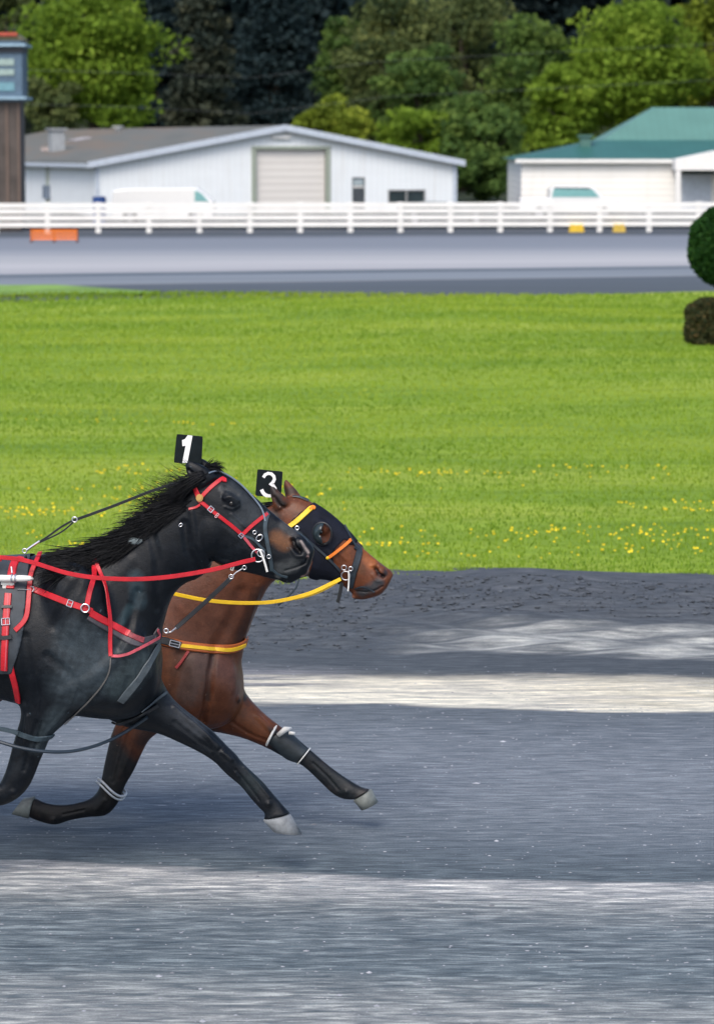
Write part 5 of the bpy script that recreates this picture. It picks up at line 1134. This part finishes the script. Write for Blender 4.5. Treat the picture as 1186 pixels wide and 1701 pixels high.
    h.paint(bay, [
        ([(330,980),(380,1010),(330,1040)], .20, (0.075,0.026,0.014), .8), ([(295,1000),(290,1040)], .06, (0.10,0.032,0.018), .6), ([(305,1110),(335,1100),(310,1150)], .11, (0.085,0.055,0.046), .8), ([(350,1090),(345,1160)], .025, (0.028,0.016,0.013), .8), ([(370,1110),(395,1140)], .09, (0.115,0.052,0.040), .7), ([(285,1100),(275,1150)], .07, (0.115,0.040,0.016), .6),  # includes a dark line painting the shade of the breast crease
        ([(400,1170),(430,1200)], .10, (0.125,0.040,0.014), .9), ([(440,990),(428,1030),(412,1070)], .05, (0.030,0.014,0.010), .7), ([(250,1200),(240,1230)], .08, (0.045,0.026,0.022), .9),
        lower_dark,
        ([(450,1188),(475,1212),(495,1228)], .028, (0.012,0.013,0.015), .9), ([(470,1240),(560,1300),(600,1320)], .09, (0.010,0.013,0.016), 1.0), ([(210,1290),(170,1340),(60,1345)], .10, (0.009,0.009,0.010), 1.0),
        ([(468,838),(455,822),(448,810)], .034, (0.010,0.008,0.008), 1), ([(455,855),(465,880)], .05, (0.018,0.012,0.010), .9), ([(480,800),(488,815)], .03, (0.028,0.020,0.016), .9), ([(485,836),(500,850)], .03, (0.12,0.042,0.018), .8),
        ([(505,905),(500,940)], .05, (0.045,0.020,0.012), .8), ([(572,905),(575,925)], .03, (0.15,0.045,0.014), .9), ([(605,920),(618,935)], .045, (0.23,0.070,0.020), .95), ([(598,945)], .04, (0.085,0.034,0.015), .8),
        ([(622,975),(600,985),(630,968)], .036, (0.032,0.036,0.042), .95), ([(640,952)], .022, (0.022,0.022,0.026), .9), ([(625,946),(629,954),(637,957)], .017, (0.010,0.005,0.007), 1), ([(631,955)], .007, (0.10,0.025,0.035), .8), ([(586,992)], .016, (0.28,0.13,0.09), .8)])
    me.materials.append(coat_mat('bay_coat', 0.42, 0.0, (0.17, 0.10, 0.075), 0.30)); h.me = me.copy(); link('body', me, None, root, True)
    for s_ in (1, -1):
        p, n = h.hit(534, 884); p = p-n*.009
        if s_ < 0: p = h.mir(p)
        e = MB(); e.ball(p, .0150, 16, 12); e.build('eye', M_EYE, root, True)
    hf = plain('pale_hoof', (0.16, 0.175, 0.165), 0.55, var=0.35, scale=22, bmp=0.3)
    hoof(h, root, ((587,1330),(617,1311)), ((600,1346),(628,1333)), .05, .11, hf); hoof(h, root, ((58,1324),(49,1360)), ((40,1326),(20,1353)), .05, -.14, hf); hoof(h, root, ((-278,1360),(-250,1382)), ((-292,1378),(-262,1400)), .05, -.14, hf); hoof(h, root, ((-72,1356),(-46,1338)), ((-58,1372),(-30,1360)), .05, .14, hf)
    R_ = random.Random(9); roots = []; cp = [(466,832),(440,842),(400,862),(360,884),(320,906),(280,924),(240,938),(205,948)]
    for i in range(800):
        t = R_.random()*(len(cp)-1.001); k = int(t); f = t-k; x = cp[k][0]+(cp[k+1][0]-cp[k][0])*f; y = cp[k][1]+(cp[k+1][1]-cp[k][1])*f
        p = h.pl(x+R_.gauss(0, 3), y+abs(R_.gauss(0, 4))+3, R_.uniform(-.03, .03)); roots.append((p, -h.d+Vector((0,0,1))*R_.uniform(-.1, .15)+h.N*R_.uniform(-.1, .4), R_.uniform(.08, .15), .7, .0032))
    hair('mane', roots, root, M_HAIR, 5); roots = []
    for i in range(400):
        p = h.pl(-98+R_.gauss(0, 5), 995+R_.uniform(-10, 30), R_.uniform(-.03, .03)); roots.append((p, -h.d+Vector((0,0,1))*R_.uniform(-.2, .25)+h.N*R_.uniform(-.2,.2), R_.uniform(.5, .8), R_.uniform(.9, 1.6), .004))
    hair('tail', roots, root, M_HAIR, 6)
    # hood with the eye cup
    M_HOOD = plain('navy_hood', (0.006, 0.008, 0.016), 0.75, var=0.35, scale=25, bmp=0.5, spec=0.2)
    hood = shell(h, [(486,862),(500,850),(518,836),(530,832),(560,858),(582,884),(594,902),(582,908),(573,896),(562,908),(552,920),(556,936),(566,950),(570,968),(556,974),(530,975),(515,968),(512,955),(519,932),(508,912),(495,896),(486,885),(478,872)], .006, 'hood', M_HOOD, root, hole=(536,886,15))
    p, n = h.hit(536, 886); n = (n-h.N*.6+h.d*.1).normalized(); m = MB(); m.torus(p+n*.012, n, .048, .005, 26, 8, 1.15, up=h.d)
    a = (h.d-n*h.d.dot(n)).normalized(); bb = n.cross(a); seg = 26
    for k in range(0, seg):            # the blinker cup, open towards the nose
        pass
    V = []; F = []
    for j, (rr, hh) in enumerate(((.050, .000), (.050, .016), (.042, .034), (.026, .046), (.006, .050))):
        for i in range(15):
            t = math.pi*(0.42+1.16*i/14.0); V.append(p+a*(math.cos(t)*rr*0.95)+bb*(math.sin(t)*rr*1.1)+n*hh)
    F = [(j*15+i, j*15+i+1, (j+1)*15+i+1, (j+1)*15+i) for j in range(4) for i in range(14)]
    m.build('cup_rim', M_BLK, hood)
    cp_ = mk('blinker_cup', V, F, plain('dark_cup', (0.018,0.030,0.036), 0.25, var=0.2), hood, True); so = cp_.modifiers.new('t', 'SOLIDIFY'); so.thickness = .002
    # bridle
    brd = h.S('browband', [(527,835),(516,845),(504,856),(493,866),(482,875)], .026, M_YEL, root, .005, .010, True); h.S('padding', [(526,837),(513,848)], .014, M_ORG, brd, .006, .011)
    ns = h.S('nose_strap', [(588,892),(578,901),(566,911),(554,920),(545,926)], .016, M_ORG, root, .005, .010, True); m = MB(); p, n = h.hit(543, 927); m.ball(p+n*.012, .009, 12, 8); m.build('knob', M_YEL, ns)
    MBL = plain('dark_bridle_leather', (0.014,0.022,0.032), 0.4, var=0.4, scale=25)
    brd2 = h.S('noseband', [(599,900),(597,915),(592,935),(586,955),(582,975)], .034, MBL, root, .005, .006, True); h.S('overcheck', [(570,874),(578,888),(586,902),(594,912)], .012, MBL, root, .004, .010, fb=-.02)
    h.S('cheek_strap', [(489,880),(500,886),(515,900),(532,916),(548,932),(566,948)], .013, MBL, root, .003, .011, True); h.S('crown_strap', [(486,826),(498,827),(512,833)], .022, MBL, root, .004, .005, fb=-.02); h.S('chin_strap', [(590,978),(604,974),(622,984)], .007, MBL, root, .003, .004)
    h.R('bit_ring', 575, 955, .022, .0032, brd2, lift=.020); h.R('bit_ring', 572, 942, .012, .003, brd2, lift=.020); h.R('bit_ring', 583, 944, .010, .0028, brd2, lift=.020); h.R('ring', 494, 877, .009, .003, brd, lift=.014)
    m = MB(); P_ = h.line([(579,948,-.10),(580,962,-.10),(578,982,-.10)], .02); m.tube(P_, .004, 8); m.build('bit_bar', M_PLT, brd2)
    m = MB(); h.rein(m, [(568,968,-.08),(566,982,-.08),(561,1001,-.08)], .018, .004); m.build('hanging_strap', M_BLK, brd2)
    m = MB(); h.rein(m, [(566,962,-.11),(545,972,-.13),(520,984,-.16),(490,993,-.19),(455,1000,-.21),(420,1002,-.23),(380,1001,-.25),(340,997,-.27),(305,990,-.29),(280,984,-.30),(230,965,-.30),(190,950,-.28),(100,940,-.28),(-100,930,-.25)], .019); m.build('rein', M_YEL, root); m = MB(); h.rein(m, [(560,968,-.10),(540,980,-.125),(515,990,-.15),(490,996,-.18)], .008); m.build('rein_cord', M_YEL, root)
    bc = h.S('breast_collar', [(250,1060),(275,1066),(305,1073),(335,1077),(365,1079),(388,1077),(404,1070),(407,1060)], .046, plain('rust_orange_edge', (0.42,0.10,0.02), 0.45), root, .005, .008, True, -.02)
    m = MB(); h.strap(m, [(298,1073),(330,1077),(365,1080),(388,1078),(404,1071)], .020, .004, .014, fb=-.02); m.build('collar_webbing', M_YEL, bc)
    m = MB(); h.strap(m, [(250,1062),(278,1066),(300,1074)], .040, .007, .012); m.build('collar_end', M_BLK, bc)
    m = MB(); h.buckle(m, 290, 1071, .2, .05, .028, .026); m.build('buckle', M_SIL, bc)
    m = MB(); h.strap(m, [(313,1082),(305,1096),(292,1110)], .016, .004, .006); m.build('tag_strap', plain('dull_red', (0.30,0.03,0.03), 0.5), bc)
    # boots
    m = MB(); h.loft(m, [(461,1211,444,1238,.052,.11),(480,1216,459,1248,.052,.11),(500,1234,478,1262,.047,.11),(514,1246,496,1268,.040,.11)], add=.002); kb = m.build('knee_boot', plain('grey_boot', (0.020,0.028,0.034), 0.5, var=0.4, scale=20, bmp=0.4), root, True)
    for q in ((459,1207,444,1237,.055,.11), (514,1245,495,1269,.043,.11)):
        A, B = h.pl(q[0], q[1], q[5]), h.pl(q[2], q[3], q[5]); c = (A+B)/2; e = (A-B).normalized(); R0 = (A-B).length/2+.005; ax = e.cross(h.N).normalized(); m = MB()
        nv = 26; pts = [c+e*math.cos(2*math.pi*k/nv)*R0+h.N*math.sin(2*math.pi*k/nv)*(q[4]+.008) for k in range(nv+1)]; m.tube(pts, .0065 if q[0] < 480 else .0035, 7); m.build('boot_edge', M_PLT, kb)
    m = MB(); m.tube([h.pl(462,1222,.04), h.pl(474,1212,.04), h.pl(484,1210,.06)], [.012,.016,.006], 8); m.tube([h.pl(480,1218,.05), h.pl(490,1219,.05)], [.010,.008], 8); m.build('boot_strap', M_PLT, kb, True)
    m = MB(); A, B = h.pl(163, 1297, -.14), h.pl(206, 1323, -.14); c = (A+B)/2; e = (A-B).normalized(); nv = 26
    for off, r_ in ((-.008, .007), (.011, .006)):
        ax = e.cross(h.N).normalized(); pts = [c+ax*off+e*math.cos(2*math.pi*k/nv)*((A-B).length/2+.004)+h.N*math.sin(2*math.pi*k/nv)*.056+ax*.01*math.sin(4*math.pi*k/nv) for k in range(nv+1)]; m.tube(pts, r_, 8)
    m.build('leg_band', plain('silver_band', (0.55,0.56,0.57), 0.3, 0.4), root, True)
    # dark cord under the nearer horse's chin
    m = MB(); P_ = [h.pl(x, y, -.16) for x, y in ((461,1004),(470,998),(482,988),(492,976),(497,962))]; m.tube(P_, [.010,.008,.005,.005,.004], 7); m.build('chin_cord', plain('dark_cord', (0.03,0.045,0.06), 0.5), root)
    three = thick([(437.5,793),(440.5,788.5),(445.5,786),(451,787),(455,791),(456,796),(453.5,801),(449,804),(454,806.5),(457,811),(457,816.5),(454,821),(449.5,823.5),(444.5,823.5)], 5.2)+thick([(444.5,823.5),(440,821.5),(436.5,817.5),(434.5,813)], 6)
    plate(h, root, [(427,779.5),(469,783.5),(466,826),(423.5,824)], -.03, three)
    return h
H1 = black_horse(); H3 = brown_horse()
for h_ in (H1, H3): bpy.data.meshes.remove(h_.me)
